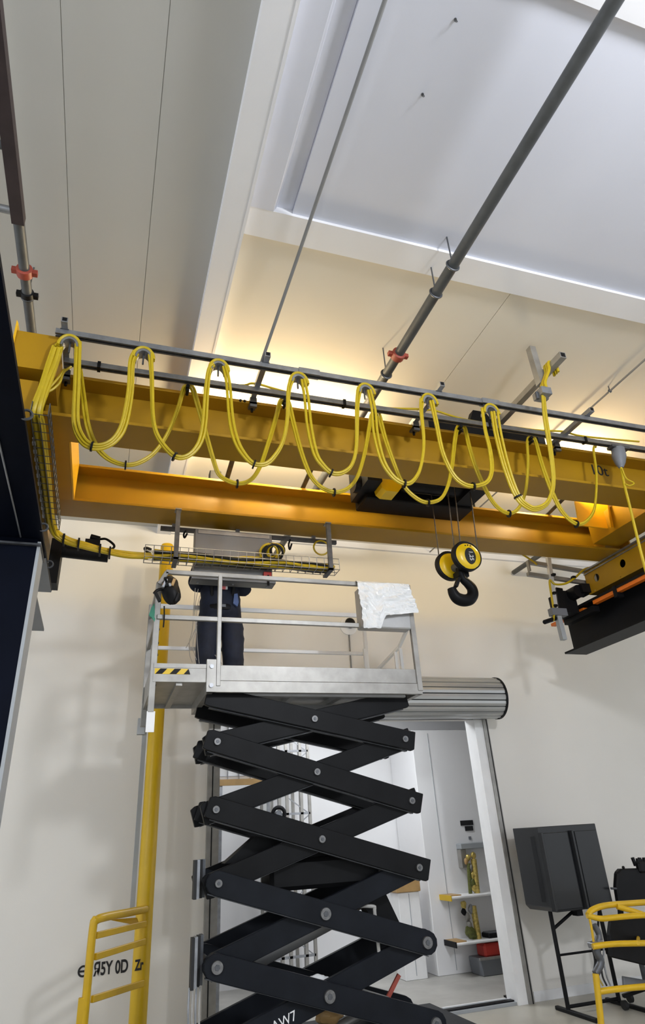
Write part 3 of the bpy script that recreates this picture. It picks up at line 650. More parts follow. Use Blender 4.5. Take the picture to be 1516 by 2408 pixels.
for k in range(14):
    pts = []
    for i in range(9):
        x = .05 * TYc + (.36 - .05) * TYc * i / 8
        pts.append((x, TYc + (k % 7 - 3) * .0165 + random.uniform(-.006, .006), max(tz0 + .021, tz0 + .024 + (k // 7) * .036 + random.uniform(-.014, .014) + .015 * math.sin(i * 1.3 + k))))
    MB().tube(cr(pts, 4), .0165, 7).build('cable', 'black_rubber' if k in (1, 4, 6, 7, 9, 12) else 'cable', tc, True)
for sx, nm in ((1, .356), (-1, .045)):      # cables turning back at the tray ends
    MB().tube([(nm * TYc + sx * .06 * math.sin(t), TYc - .05 * math.cos(t), tz0 + (.03 if sx > 0 else .085) + .03 * math.sin(t)) for t in (math.pi * j / 10 for j in range(11))], .0135, 7).build('cable_bend', 'cable' if sx > 0 else 'black_rubber', tc, True)
for x, lab in ((.0845 * TYc, 'near the pole'), (.354 * TYc, 'at the coiled cable')):
    st = thing('strut_hanger', 'slotted strut hanging from the far girder ' + ('beside the yellow pole' if 'pole' in lab else 'beside a small yellow coil'), 'strut', (x, TYc, tz0 - .03))
    MB().box(x - .022, x + .022, TYc - .125, TYc - .085, tz0 - .03, GB).build('strut', 'galv_dark', st)
    MB().box(x - .022, x + .022, TYc - .125, TYc + .10, tz0 - .028, tz0 - .003).build('tray_foot', 'galv_dark', st)
    MB().box(x - .03, x + .03, TYc - .13, TYc - .04, GB - .012, GB).build('girder_clamp', 'galv', st)
rz_ = 4.70; ry = 6.09
sr = thing('strut_rail', 'dark slotted strut rail under the far girder carrying the enclosure', 'rail', (1.4, ry, rz_))
MB().box(.058 * ry, .374 * ry, ry - .02, ry + .02, rz_ - .02, rz_ + .02).build('rail', 'galv_dark', sr)
for x in (.08, .19, .33): MB().box(x * ry - .02, x * ry + .02, ry - .025, ry + .02, rz_ + .02, GB).build('girder_clip', 'galv', sr)
for x, dz in ((.10, .10), (.285, .14)):
    MB().tube(cr([(x * ry, ry - .03, rz_ - .02), (x * ry - .02, ry - .03, rz_ - dz * .6), (x * ry - .01, ry - .03, rz_ - dz), (x * ry + .015, ry - .03, rz_ - dz * .5)], 5), .010, 7).build('loose_strap', 'black', sr, True)
MB().ring(P(755, 1288, Y=6.06), (0.1, 1, 0), .085, .010, 24, 7).build('coil', 'cable', sr, True)

en = thing('control_enclosure', 'grey steel control enclosure hanging under the far girder in front of the worker', 'enclosure', (1.1, 6.0, 4.07))
ex0, ex1 = .113 * 5.93, .256 * 5.93
ez0 = 1.75 + .392 * 5.97
MB().box(ex0 + .02, ex1 - .02, 5.95, 6.055, ez0 + .015, 4.66).build('body', 'enclosure', en, bevel=.006)
for x in (ex0 + .12, ex1 - .12): MB().box(x - .03, x + .03, 6.02, 6.10, 4.65, 4.682).build('hanger_tab', 'galv', en)
MB().box(ex0 + .02, ex1 - .02, 5.93, 5.95, 4.30, 4.655).build('door', 'enclosure', en, bevel=.004)
MB().box(ex0, ex1, 5.90, 6.058, ez0, ez0 + .015).build('bottom_plate', 'enclosure', en)
MB().box(ex0, ex1, 5.895, 5.91, ez0, ez0 + .05).build('plate_lip', 'enclosure', en)
MB().box(ex0 + .05, ex1 - .05, 5.92, 5.95, 4.60, 4.64).build('top_strip', 'alu', en)
for x in (ex0 + .07, (ex0 + ex1) / 2, ex1 - .07): MB().cyl((x, 5.99, ez0 + .001), (x, 5.99, ez0 - .012), .012, 10).build('bolt', 'galv', en, True)
MB().box(ex1 - .12, ex1 - .04, 5.905, 5.955, ez0 + .055, ez0 + .125).build('red_label', 'red', en)
MB().cyl((ex1 - .08, 5.885, ez0 + .08), (ex1 - .08, 5.885, ez0 - .03), .012, 8).build('cable_gland', 'black', en, True)
cc = thing('cable_coil', 'coil of black and yellow cable lying on the mesh tray', 'cable', (1.55, 5.84, tz0 + .1))
for k in range(6):
    c0 = P(632 + k * 4, 1300 - (k % 3) * 3, Y=5.84)
    MB().ring(c0, (.25, 1, .5 + .12 * k), .09 - .010 * (k % 3), .013, 22, 7).build('turn', 'cable' if k % 2 == 0 else 'black_rubber', cc, True)

# ------------------------------------------------------------------ scissor lift
FY, BY = 5.40, 6.42
SL = thing('scissor_lift', 'black scissor lift raised high with a railed aluminium platform', 'lift', (1.72, 5.9, FZ))
AF = 5.47
SXL, SXR, SXM = .885, 2.57, 1.735
def arm(p, q, y, m, over=.10, h=.165, th=.05, rnd=False):
    (x0, z0), (x1, z1) = p, q; d = V((x1 - x0, 0, z1 - z0)).normalized(); n = V((-d.z, 0, d.x))
    a, c = V((x0, y, z0)) , V((x1, y, z1)); poly = []
    if rnd:
        for e, dd, s0 in ((a, -d, 1), (c, d, -1)):
            for k in range(7):
                t = math.pi * k / 6; poly.append(e + n * s0 * math.cos(t) * h / 2 + dd * (math.sin(t) * h / 2 + .01))
    else:
        poly = [a - d * over + n * h * .40, a - d * over - n * h * .46, a - d * (over - .03) - n * h / 2, c + d * (over - .02) - n * h / 2, c + d * over - n * h * .42, c + d * over + n * h / 2, a - d * (over - .04) + n * h / 2]
    o = MB().prism(poly, (0, th, 0)).build('scissor_arm', m, SL, bevel=.004)
    e0, e1 = a - d * (over - .05) - n * (h / 2 + .003), c + d * (over - .05) - n * (h / 2 + .003)
    MB().bar(e0 + V((0, th + .02, 0)), e1 + V((0, th + .02, 0)), .05, .008, n).build('arm_lip', 'galv_dark', o)
    return o
ZL = [3.02 - .03, 2.505, 2.0, 1.497, .98, .47]
for yb, sgn in ((AF, 1), (6.05, 1)):
    for i in range(5):
        zt, zb = ZL[i], ZL[i + 1]; sh_ = .0 if i < 2 else .03
        top = zt if i else 2.86
        rnd = i >= 3
        m = 'black_steel' if i < 3 else 'arm_black_lit'
        arm((SXL + sh_, top), (SXR, zb), yb, m, rnd=rnd)               # falls towards the door jamb
        arm((SXL + sh_, zb), (SXR, top), yb + .062, m, rnd=rnd)        # rises towards it
        if yb == AF:
            zc = (top + zb) / 2
            rr_ = .028 if i < 3 else .043
            for x, z in ((SXL + sh_, zb), ((SXL + sh_ + SXR) / 2, zc), (SXR, zb)):
                pn = MB().lathe([(rr_ * .95, -.016), (rr_, -.010), (rr_, .14)], (x, yb - .003, z), (0, 1, 0), 20).build('pivot_pin', 'pin', SL, True)
                MB().lathe([(rr_ * .45, -.006), (rr_ * .5, .001)], (x, yb - .018, z), (0, 1, 0), 6).build('pin_bolt', 'galv_dark', pn)
for i in range(1, 6):
    for x in (SXL, SXR): MB().cyl((x, AF + .10, ZL[i]), (x, 6.08, ZL[i]), .032, 12).build('cross_shaft', 'black_steel', SL, True)
for i in range(5):
    zc = ((ZL[i] if i else 2.86) + ZL[i + 1]) / 2
    MB().cyl((SXM, AF + .10, zc), (SXM, 6.08, zc), .028, 12).build('cross_shaft', 'black_steel', SL, True)
for (xa, za, xb, zb) in ((1.25, .95, 2.2, 1.27), (1.2, .26, 2.2, .56)):
    cyl_ = MB().cyl((xa, 5.78, za), ((xa + xb) / 2 + .15, 5.78, (za + zb) / 2 + .05), .065, 18).build('hydraulic_cylinder', 'enclosure', SL, True)
    MB().cyl(((xa + xb) / 2 + .1, 5.78, (za + zb) / 2 + .03), (xb, 5.78, zb), .035, 14).build('piston_rod', 'alu', cyl_, True)
MB().box(1.35, 2.3, 5.62, 5.98, 1.40, 1.62).build('ram_bracket', 'black_steel', SL, bevel=.03)
MB().prism([(1.0, 5.7, 1.62), (1.25, 5.7, 1.80), (2.0, 5.7, 1.66), (2.3, 5.7, 1.42), (2.0, 5.7, 1.40), (1.3, 5.7, 1.6)], (0, .16, 0)).build('ram_bracket', 'black_steel', SL)
MB().prism([(2.35, 5.7, 1.32), (2.5, 5.7, 1.0), (2.3, 5.7, .98), (2.15, 5.7, 1.25)], (0, .14, 0)).build('ram_bracket', 'black_steel', SL)
for k, (z0, z1) in enumerate(((1.40, 1.66), (.85, 1.16))):   # hose carriers at the arm ends
    for j in range(4): MB().bar((SXL - .10 + .028 * j - .03, 5.60 + .05 * j, z0), (SXL - .10 + .028 * j - .03, 5.60 + .05 * j, z1), .022, .09, (0, 1, 0)).build('hose_guard', ('black_rubber', 'galv', 'black_rubber', 'galv_dark')[j], SL)
for j in range(4): MB().tube(cr([(SXL - .14 + .025 * j, 5.62, .86), (SXL - .145 + .025 * j, 5.60, .7), (SXL - .13 + .025 * j, 5.60, .5), (SXL - .1 + .03 * j, 5.62, .30)], 4), .008, 7).build('hose', 'wire_white' if j % 2 else 'galv', SL, True)
MB().bar((SXL - .17, 5.58, .62), (SXL + .06, 5.62, .42), .05, .09).build('lower_stop', 'arm_black_lit', SL)
MB().tube(cr([(1.9, 5.60, 1.26), (2.16, 5.56, 1.25), (2.18, 5.55, 1.2), (2.19, 5.55, .92)], 5), .014, 8).build('hose', 'wire_white', SL, True)
text('lettering', 'AW7', .085, 'ink_white', frame(tuple(P(668, 2402, Y=AF + .060)), (math.cos(.29), 0, math.sin(.29)), (-math.sin(.29), 0, math.cos(.29))), SL, .0012)
MB().box(.55, 2.92, 5.36, 6.26, .16, .44).build('chassis', 'arm_black_lit', SL, bevel=.03)
for x in (.85, 2.6):
    for y in (5.30, 6.20): MB().cyl((x, y, FZ + .19), (x, y + .12, FZ + .19), .19, 28).build('wheel', 'black_rubber', SL, True)

MB().bar(P(912, 2345, Y=5.66), P(938, 2292, Y=5.66), .02, .03).build('safety_prop', 'red_clamp', SL); MB().bar(P(850, 2328, Y=5.64), P(912, 2347, Y=5.64), .02, .02).build('safety_prop_rod', 'alu', SL)
# platform
PX0, PX1, EX0 = .80, 2.735, .335
zt, zs, zb = 3.118, 2.985, 2.888
MB().box(PX0, PX1, FY, FY + .02, zs + .002, zt).build('toe_board', 'alu', SL, bevel=.002)
MB().box(PX0 - .02, PX1 + .03, FY - .012, FY + .02, zb, zs - .002).build('edge_beam', 'alu', SL, bevel=.002)
MB().box(PX0, PX1, BY - .02, BY, zb, zt).build('toe_board', 'alu', SL)
MB().box(PX0, PX1, FY + .02, BY - .02, 2.97, 2.99).build('deck', 'deck_grey', SL)
for x in (1.15, 1.6, 2.05, 2.45): MB().box(x, x + .06, FY + .02, BY - .02, 2.925, 2.97).build('deck_rib', 'deck_grey', SL)
MB().box(PX0 - .02, PX0 + .03, FY, BY, zb, zs).build('end_beam', 'alu', SL); MB().box(PX1 - .02, PX1 + .03, FY, BY, zb, zs).build('end_beam', 'alu', SL)
for y in (AF + .02, 6.10): MB().box(PX0 + .05, PX1 - .1, y, y + .05, 2.88, 2.925).build('slide_channel', 'deck_grey', SL)
# extension deck
ez = 2.975
MB().box(EX0, PX0 - .02, FY + .02, BY, ez, ez + .02).build('extension_deck', 'alu', SL)
MB().box(EX0, PX0 - .02, FY - .005, FY + .02, ez - .005, 3.085).build('extension_toe_board', 'alu', SL)
MB().box(EX0, PX0 - .02, FY - .01, FY + .03, 3.085, 3.12).build('extension_rail', 'alu', SL)
MB().box(EX0 + .19, EX0 + .24, FY + .02, BY, ez - .03, ez).build('deck_rib', 'alu', SL)
MB().box(EX0, PX0 - .02, BY - .02, BY, ez - .03, 3.1).build('extension_toe_board', 'alu', SL)
hs = MB().box(EX0 + .01, EX0 + .285, FY - .008, FY - .005, 3.032, 3.078).build('hazard_strip', 'hook_yellow', SL)
for k in range(3):
    x = EX0 + .015 + k * .115
    MB().prism([(x, FY - .0095, 3.033), (x + .055, FY - .0095, 3.033), (min(x + .095, EX0 + .284), FY - .0095, 3.077), (min(x + .04, EX0 + .283), FY - .0095, 3.077)], (0, .002, 0)).build('stripe', 'black', hs)
MB().box(PX0 - .03, PX0 + .05, FY - .022, FY + .02, zb, 3.16).build('corner_bracket', 'alu', SL)
for z in (2.94, 3.10): MB().cyl((PX0 + .01, FY - .022, z), (PX0 + .01, FY - .032, z), .018, 12).build('bolt', 'galv', SL, True)
# rails
TR, MR = 3.938, 3.52
TR2, MR2 = 3.965, 3.53
def rail(p, q, nm='rail', m='alu', w=.035, h=.04): return MB().bar(p, q, w, h).build(nm, m, SL, bevel=.003)
rail((EX0 + .05, FY, TR), (PX1 + .02, FY, TR), 'top_rail'); rail((EX0, FY, MR), (PX1 - .55, FY, MR), 'mid_rail')
rail((EX0, BY - .02, TR2), (PX1 - .05, BY - .02, TR2), 'top_rail', 'white', .03, .045); rail((EX0, BY - .02, MR2), (PX1 - .1, BY - .02, MR2), 'mid_rail', 'white', .03, .035)  # rear rails white instead of aluminium: lamplight put into their colour
rail((PX0 + .07, FY, zb + .05), (PX0 + .07, FY, TR), 'rail_post'); rail((PX1 + .01, FY, zb + .03), (PX1 + .01, FY, TR + .02), 'rail_post', w=.05)
rail((PX1 - .08, BY - .02, zt - .1), (PX1 - .08, BY - .02, TR2 - .02), 'rail_post', 'white')
rail((PX1 + .01, FY, TR), (PX1 - .02, BY - .02, TR2), 'end_rail')
rail((EX0 + .0, FY + .03, ez - .25), (EX0 + .0, FY + .03, TR - .1), 'rail_post', w=.05, h=.06); rail((EX0, BY - .03, ez - .2), (EX0, BY - .03, TR2), 'rail_post', w=.05, h=.06)
rail((EX0, FY, TR - .12), (EX0 + .06, FY, TR), 'rail_bend')
MB().box(EX0 - .012, EX0 + .012, FY + .03, BY - .03, ez - .05, ez + .16).build('end_plate', 'alu', SL)
for z in (TR - .1, MR): rail((EX0, FY + .03, z), (EX0, BY - .03, z), 'end_rail')
for z in (3.2, 3.3, 3.42, 3.05, 2.95): MB().cyl((EX0 + .026, FY + .03, z), (EX0 + .031, FY + .03, z), .010, 8).build('post_hole', 'black', SL)
MB().box(EX0 - .03, EX0 + .035, FY + .0, FY + .012, ez - .40, ez - .24).build('warning_plate', 'white', SL)
# folding gate at the door end
gx = PX1 - .03
g_ = [((2.63, 6.38, 3.10), (2.63, 6.38, 3.58)), ((2.66, 6.36, 3.26), (PX1, 5.72, 3.42)), ((PX1, 5.72, 3.42), (PX1 + .01, 5.5, 3.55)), ((PX1 - .01, 5.80, 3.08), (PX1 - .01, 5.80, 3.40)), ((2.69, 6.2, 3.08), (2.69, 6.2, 3.30)), ((PX1, 5.70, 3.08), (PX1, 5.70, 3.40)), ((2.66, 6.36, 3.12), (2.70, 6.15, 3.28))]
for p, q in g_: rail(p, q, 'gate_bar', 'white', .03, .03)

# control box with crumpled sheet
cx0, cx1 = P(842, 1400, Y=FY).x, P(955, 1400, Y=FY).x
cbx = MB().box(cx0, cx1, FY - .03, FY + .10, 3.50, 3.90).build('control_box', 'deck_grey', SL, bevel=.01)
ps = thing('plastic_sheet', 'crumpled white plastic sheet draped over the control box on the platform rail', 'sheet', ((cx0 + cx1) / 2, FY - .05, 3.5))
nx, nz = 34, 30; vs = []; fs = []
for j in range(nz + 1):
    for i in range(nx + 1):
        u, v_ = i / nx, j / nz
        low = 3.475 if u < .35 else 3.475 + min(1, (u - .35) / .12) * .13 + .09 * (u - .47) * (u > .47)
        z = TR + .028 + (low - TR - .03) * v_
        x = cx0 - .025 + (cx1 - cx0 + .03) * u + .075 * v_ * max(0, u - .6) * 2.2 + .02 * v_ * (u < .1)
        n1 = noise.noise(V((u * 5, v_ * 6, 1.3))); n2 = noise.noise(V((u * 13 + 3, v_ * 12, 4.1))); n3 = abs(noise.noise(V((u * 7 - v_ * 6, v_ * 5 + u * 3, 9.0))))
        y = FY - .062 - .022 * n1 - .014 * n2 - .045 * n3 * min(1, v_ * 4) - .02 * v_
        if j == 0: y, z = FY + .03, TR + .026
        if j == 1: y, z = FY - .030, TR + .024
        vs.append((x + .006 * n2, y, z))
fs = [(j * (nx + 1) + i, j * (nx + 1) + i + 1, (j + 1) * (nx + 1) + i + 1, (j + 1) * (nx + 1) + i) for j in range(nz) for i in range(nx)]
so = MB().add(vs, fs).build('draped_sheet', 'white_plastic', ps)
sm = so.modifiers.new('thickness', 'SOLIDIFY'); sm.thickness = .002

# tool bag, green strap, dangling wires
tb = thing('tool_bag', 'black tool bag with harness straps hung on the platform corner rail', 'bag', tuple(P(400, 1390, Y=5.36)))
vs = MB(); c0 = P(403, 1388, Y=5.34)
bm_ = MB().ball((0, 0, 0), .085, 20, 14)
bm_.v = [V((q.x * .95 + .35 * q.z * (q.z < 0) * -.3, q.y * .7, q.z * 1.5)) * (1 + .35 * noise.noise(q * 14)) + c0 for q in bm_.v]
bm_.build('bag', 'black', tb, True)
for k, (a, b_, m) in enumerate((((388, 1358), (392, 1380), 'black'), ((410, 1362), (404, 1378), 'wood'), ((398, 1372), (400, 1380), 'galv'), ((420, 1395), (412, 1416), 'black'), ((376, 1415), (365, 1394), 'black'), ((392, 1362), (382, 1382), 'galv'))):
    p, q = P(*a, Y=5.29), P(*b_, Y=5.29); MB().bar(p, q, .035, .025).build('strap' if m == 'black' else 'tool', m, tb, bevel=.004)
MB().tube(cr([P(386, 1425, Y=5.34), P(386, 1450, Y=5.36), P(384, 1475, Y=5.36)], 4), .006, 6).build('cord', 'black', tb)
MB().tube(cr([P(362, 1396, Y=5.33), P(370, 1388, Y=5.33), P(385, 1384, Y=5.33)], 4), .014, 8).build('hook_strap', 'black', tb, True)
gs = thing('green_strap', 'small green plastic strap tied to the platform corner post', 'strap', tuple(P(358, 1440, Y=5.36)))
MB().prism([P(363, 1418, Y=5.36), P(355, 1430, Y=5.36), P(350, 1446, Y=5.36), P(362, 1459, Y=5.36), P(364, 1440, Y=5.36)], (0, .015, 0)).build('strap', 'green', gs)
MB().prism([P(360, 1445, Y=5.35), P(356, 1450, Y=5.35), P(363, 1462, Y=5.35), P(365, 1455, Y=5.35)], (0, .01, 0)).build('strap_end', 'green', gs)
wi = thing('loose_wires', 'thin loose wires hanging from the enclosure beside the worker', 'wire', tuple(P(455, 1480, Y=6.0)))
for pts in (((459, 1383), (456, 1420), (452, 1480), (445, 1510), (446, 1540), (452, 1558)), ((466, 1385), (458, 1430), (460, 1480), (453, 1520), (462, 1552)), ((470, 1400), (462, 1440), (463, 1500), (466, 1540), (468, 1560)), ((463, 1470), (450, 1500), (437, 1524)), ((505, 1540), (515, 1552), (522, 1562))):
    MB().tube(cr([P(x, y, Y=6.02) for x, y in pts], 4), .0035, 5).build('wire', 'wire_white', wi)

# ------------------------------------------------------------------ worker on the platform
def skin_mesh(verts, edges, radii, root=0, sub=2):
    me = bpy.data.meshes.new('tmp'); me.from_pydata([tuple(v) for v in verts], edges, []); me.update()
    o = bpy.data.objects.new('tmp', me); C.objects.link(o)
    sk = o.modifiers.new('skin', 'SKIN'); sk.use_smooth_shade = True; sk.branch_smoothing = .4
    for i, r in enumerate(radii):
        me.skin_vertices[0].data[i].radius = r if isinstance(r, tuple) else (r, r)
        me.skin_vertices[0].data[i].use_root = (i == root)
    ss = o.modifiers.new('sub', 'SUBSURF'); ss.levels = sub; ss.render_levels = sub
    bpy.context.view_layer.update()
    out = bpy.data.meshes.new_from_object(o.evaluated_get(bpy.context.evaluated_depsgraph_get()))
    bpy.data.objects.remove(o); return out
WX, WYP, DZ = P(517, 1450, Y=6.24).x, 6.24, 2.99
person = thing('person', 'worker in dark navy coveralls reaching up behind the grey enclosure', 'person', (WX, WYP, DZ))
def W(x, y, z): return V((WX + x, WYP + y, DZ + z))
HL, HR = (-.125, .115)       # hips to the two sides
body = [W(-.005, 0, .93), W(-.005, -.005, 1.12), W(0, -.01, 1.30), W(0, 0, 1.46), W(0, -.01, 1.53), W(0, -.015, 1.60), W(0, -.02, 1.72),
        W(-.115, 0, .87), W(-.13, -.02, .50), W(-.135, .01, .10), W(.115, 0, .87), W(.135, -.02, .50), W(.145, .01, .10),
        W(-.20, 0, 1.40), W(-.275, -.02, 1.115), W(-.16, -.09, 1.33), W(-.13, -.134, 1.40), W(.20, 0, 1.40), W(.235, -.02, 1.085), W(.19, -.09, 1.33), W(.165, -.134, 1.40)]
be = [(0, 1), (1, 2), (2, 3), (3, 4), (4, 5), (5, 6), (0, 7), (7, 8), (8, 9), (0, 10), (10, 11), (11, 12), (3, 13), (13, 14), (14, 15), (15, 16), (3, 17), (17, 18), (18, 19), (19, 20)]
brad = [(.15, .10), (.14, .095), (.155, .10), (.12, .08), .055, (.08, .095), (.07, .085), .085, .06, .045, .085, .06, .045, .06, .045, .035, .028, .06, .045, .035, .028]
bme = skin_mesh(body, be, brad)
fb = MB()
for s, hx_, hy_, hz_ in ((-1, -.13, -.134, 1.40), (1, .165, -.134, 1.40)):     # five bent fingers on each hand, palms up against the enclosure
    c = W(hx_, hy_, hz_)
    fb.ball(c + V((0, -.012, .035)), .042, 12, 8, (.95, .45, 1.15))
    for k in range(4):
        b0 = c + V(((k - 1.5) * .02, -.012, .07)); ln = (.062, .072, .068, .054)[k]
        fb.tube([b0, b0 + V((0, -.004, ln * .45)), b0 + V((0, -.02, ln * .8)), b0 + V((0, -.034, ln))], [.0095, .009, .0085, .007], 8)
    t0 = c + V((-s * .035, -.012, .02)); fb.tube([t0, t0 + V((-s * .022, -.012, .02)), t0 + V((-s * .03, -.022, .048))], [.011, .010, .008], 8)
hd = W(0, -.03, 1.66)
fb.tube([hd + V((0, -.085, .01)), hd + V((0, -.112, -.012)), hd + V((0, -.09, -.025))], [.012, .016, .012], 8)       # nose
for s in (-1, 1): fb.ball(hd + V((s * .082, .01, -.005)), .026, 10, 6, (.4, .7, 1.2))                                       # ears
bm = bmesh.new(); bm.from_mesh(bme)
tmp = bpy.data.meshes.new('t'); tmp.from_pydata([tuple(p) for p in fb.v], [], fb.f); bm.from_mesh(tmp)
bmesh.ops.recalc_face_normals(bm, faces=bm.faces); bm.to_mesh(bme); bm.free(); bme.transform(Matrix.Translation(-WL[person])); bme.name = 'body'
bme.materials.clear(); link('body', bme, 'skin', person)
for s in (-1, 1): MB().ball(hd + V((s * .032, -.092, .022)), .011, 10, 6).build('eye', 'ink', person, True)
MB().tube([hd + V((-.026, -.088, -.052)), hd + V((0, -.095, -.055)), hd + V((.026, -.088, -.052))], .005, 6).build('mouth', 'red_pale', person)
MB().ball(hd + V((0, .016, .05)), .098, 16, 10, (.92, 1.05, .85)).build('hair', 'hair', person, True)
cvi = list(range(4)) + list(range(7, 16)) + [17, 18, 19]
mp_ = {v: i for i, v in enumerate(cvi)}
cverts = [body[i].copy() for i in cvi]; cverts[0] = W(-.005, 0, .90)
crad = {0: (.25, .155), 1: (.245, .15), 2: (.25, .155), 3: (.17, .11), 7: (.145, .14), 8: (.115, .115), 9: (.105, .10), 10: (.145, .14), 11: (.125, .12), 12: (.105, .10), 13: .11, 14: .10, 15: .065, 17: .11, 18: .10, 19: .065}
cme = skin_mesh(cverts, [(mp_[a], mp_[b_]) for a, b_ in be if a in mp_ and b_ in mp_], [crad[i] for i in cvi])
for v in cme.vertices:      # folds of loose cloth
    n = noise.noise(V((v.co.x * 9, v.co.y * 9, v.co.z * 22))) * .012 + noise.noise(V((v.co.x * 22, v.co.y * 22, v.co.z * 40))) * .005
    v.co += v.normal * n
cme.transform(Matrix.Translation(-WL[person])); cme.name = 'coverall'; cme.materials.clear(); cv = link('coverall', cme, 'coverall', person)
MB().prism([W(.105, -.165, .93), W(.15, -.16, .90), W(.165, -.15, .95), W(.15, -.16, 1.04), W(.115, -.165, 1.03)], (0, .03, 0)).build('pocket_patch', 'coverall_light', cv)
MB().box(WX - .03, WX + .025, WYP - .172, WYP - .150, DZ + 1.075, DZ + 1.11).build('badge', 'red_pale', cv); MB().box(WX + .025, WX + .045, WYP - .172, WYP - .150, DZ + 1.075, DZ + 1.11).build('badge_card', 'white', cv)
MB().box(WX - .02, WX + .03, WYP - .168, WYP - .145, DZ + .885, DZ + .915).build('belt_buckle', 'galv_dark', cv)
MB().lathe([(.0, -.03), (1, -.03), (1, .03), (.0, .03)], (0, 0, 0), (0, 0, 1), 28)
be_ = MB().lathe([(.185, -.028), (.19, -.02), (.19, .02), (.185, .028), (.17, .028), (.17, -.028)], (0, 0, 0), (0, 0, 1), 28)
be_.v = [V((q.x * 1.10 + WX, q.y * .78 + WYP, q.z + DZ + .90)) for q in be_.v]; be_.build('belt', 'black', person, True)
for s in (-1, 1):
    MB().tube(cr([W(s * .10, -.10, .98), W(s * .11, -.155, 1.15), W(s * .10, -.135, 1.35), W(s * .09, -.02, 1.50), W(s * .08, .10, 1.36), W(s * .05, .145, 1.1)], 4), .016, 6).build('harness_strap', 'black', person, True)
    bt = MB().ball(W(s * .14, -.035, .055), .07, 14, 10, (.72, 1.85, .80)); bt.tube([W(s * .138, .01, .05), W(s * .138, .01, .16)], [.062, .058], 14).build('boot', 'boot', person, True)

# ------------------------------------------------------------------ yellow pole, guard gate, lettering, wall fittings
py = 7.55; pxc = .0712 * py
pole = thing('steel_pole', 'tall round yellow pole standing before the wall', 'pole', (pxc, py, FZ))
ptop = 1.75 + .455 * py
MB().lathe([(.082, FZ), (.082, ptop - .03), (.070, ptop - .008), (.03, ptop)], (pxc, py, 0), (0, 0, 1), 32).build('pole', 'pole_yellow', pole, True)
MB().lathe([(.15, FZ), (.15, FZ + .02), (.085, FZ + .02)], (pxc, py, 0), (0, 0, 1), 24).build('base_flange', 'pole_yellow', pole, True)
MB().box(pxc - .14, pxc - .095, py + .02, py + .06, 1.2, 3.75).build('side_conduit', 'grey_paint', pole)
MB().box(pxc - .20, pxc - .12, py - .02, py + .05, 2.88, 3.05).build('conduit_box', 'grey_paint', pole)
gt_ = thing('guard_gate', 'yellow barred guard gate fixed to the tall pole', 'gate', (.2, 7.1, FZ))
ly = 6.75
g0 = P(221, 2165, Y=ly); g1_ = P(342, 2138, Y=7.46)
MB().tube(cr([V((g0.x - .005, ly, FZ)), V((g0.x - .005, ly, .6)), V((g0.x - .003, ly, g0.z - .06)), V((g0.x + .02, ly + .015, g0.z)), V((g0.x + .10, ly + .12, g0.z + .012))] + [g1_ * t + (V((g0.x + .10, ly + .12, g0.z + .012))) * (1 - t) for t in (.5, 1)], 6), .034, 10).build('bent_post', 'frame_yellow', gt_, True)
for (xa, ya), (xb, yb) in (((226, 2200), (342, 2172)), ((224, 2250), (340, 2214)), ((216, 2350), (336, 2312))):
    MB().bar(P(xa, ya, Y=ly + .03), P(xb, yb, Y=7.46), .03, .05).build('rung', 'frame_yellow', gt_, bevel=.004)
MB().bar((g0.x - .035, ly + .0, FZ), (g0.x - .035, ly, P(200, 2345, Y=ly).z), .06, .06).build('lower_sleeve', 'frame_yellow', gt_, bevel=.005)
MB().prism([P(256, 2163, Y=7.0), P(322, 2158, Y=7.42), P(330, 2178, Y=7.42)], (0, .02, 0)).build('gusset', 'frame_yellow', gt_)
lt_ = thing('wall_lettering', 'black lettering painted on the wall behind the guard gate', 'lettering', (.2, WY, .8))
def wtext(body, x, y, hgt, par, plane=WY - .003):
    p = P(x, y, Y=plane); text('characters', body, hgt, 'ink', frame((p.x, plane, p.z), (1, 0, .035), (-.035, 0, 1)), par, .0015, .66, .004)
p = P(195, 2284, Y=WY - .003); MB().ring((p.x, WY - .003, p.z), (0, 1, 0), .042, .009, 24, 6).box(p.x - .04, p.x + .04, WY - .008, WY - .001, p.z - .008, p.z + .008).build('circle_mark', 'ink', lt_)
wtext('Я5Y', 242, 2279, .155, lt_); wtext('0D', 286, 2274, .155, lt_)
p = P(322, 2271, Y=py - .09); pl = thing('pole_lettering', 'black lettering painted on the yellow pole at the gate', 'lettering', (pxc, py - .085, .8))
text('characters', 'Zr', .115, 'ink', frame((pxc - .025, py - .0835, p.z), (1, 0, .035), (-.035, 0, 1)), pl, .0015, .62, .004)

dm_ = thing('alarm_dome', 'black dome alarm on a white round plate on the wall with a cable below', 'alarm', (.386 * WY, WY, 4.4))
dp = P(818, 1468, Y=WY)
MB().lathe([(.13, 0), (.13, -.02), (.10, -.035)], (dp.x, WY, dp.z - .03), (0, 1, 0), 28).build('back_plate', 'white', dm_, True)
MB().ball((dp.x + .01, WY - .06, dp.z), .075, 18, 12, (1, .8, 1)).build('dome', 'black', dm_, True)
MB().cyl((dp.x, WY - .012, dp.z - .15), (dp.x - .01, WY - .012, 3.27), .010, 8).build('cable', 'conduit', dm_)
ws = thing('wall_switch', 'small grey switch plate on the wall beside the shutter guide rail', 'switch', (1.18, WY, 3.0))
p = P(487, 1680, Y=WY); p.x = 1.13; MB().box(p.x - .035, p.x + .035, WY - .03, WY, p.z - .09, p.z + .05).build('plate', 'grey_paint', ws, bevel=.006); MB().box(p.x - .015, p.x + .015, WY - .036, WY - .03, p.z - .05, p.z + .01).build('rocker', 'white', ws)

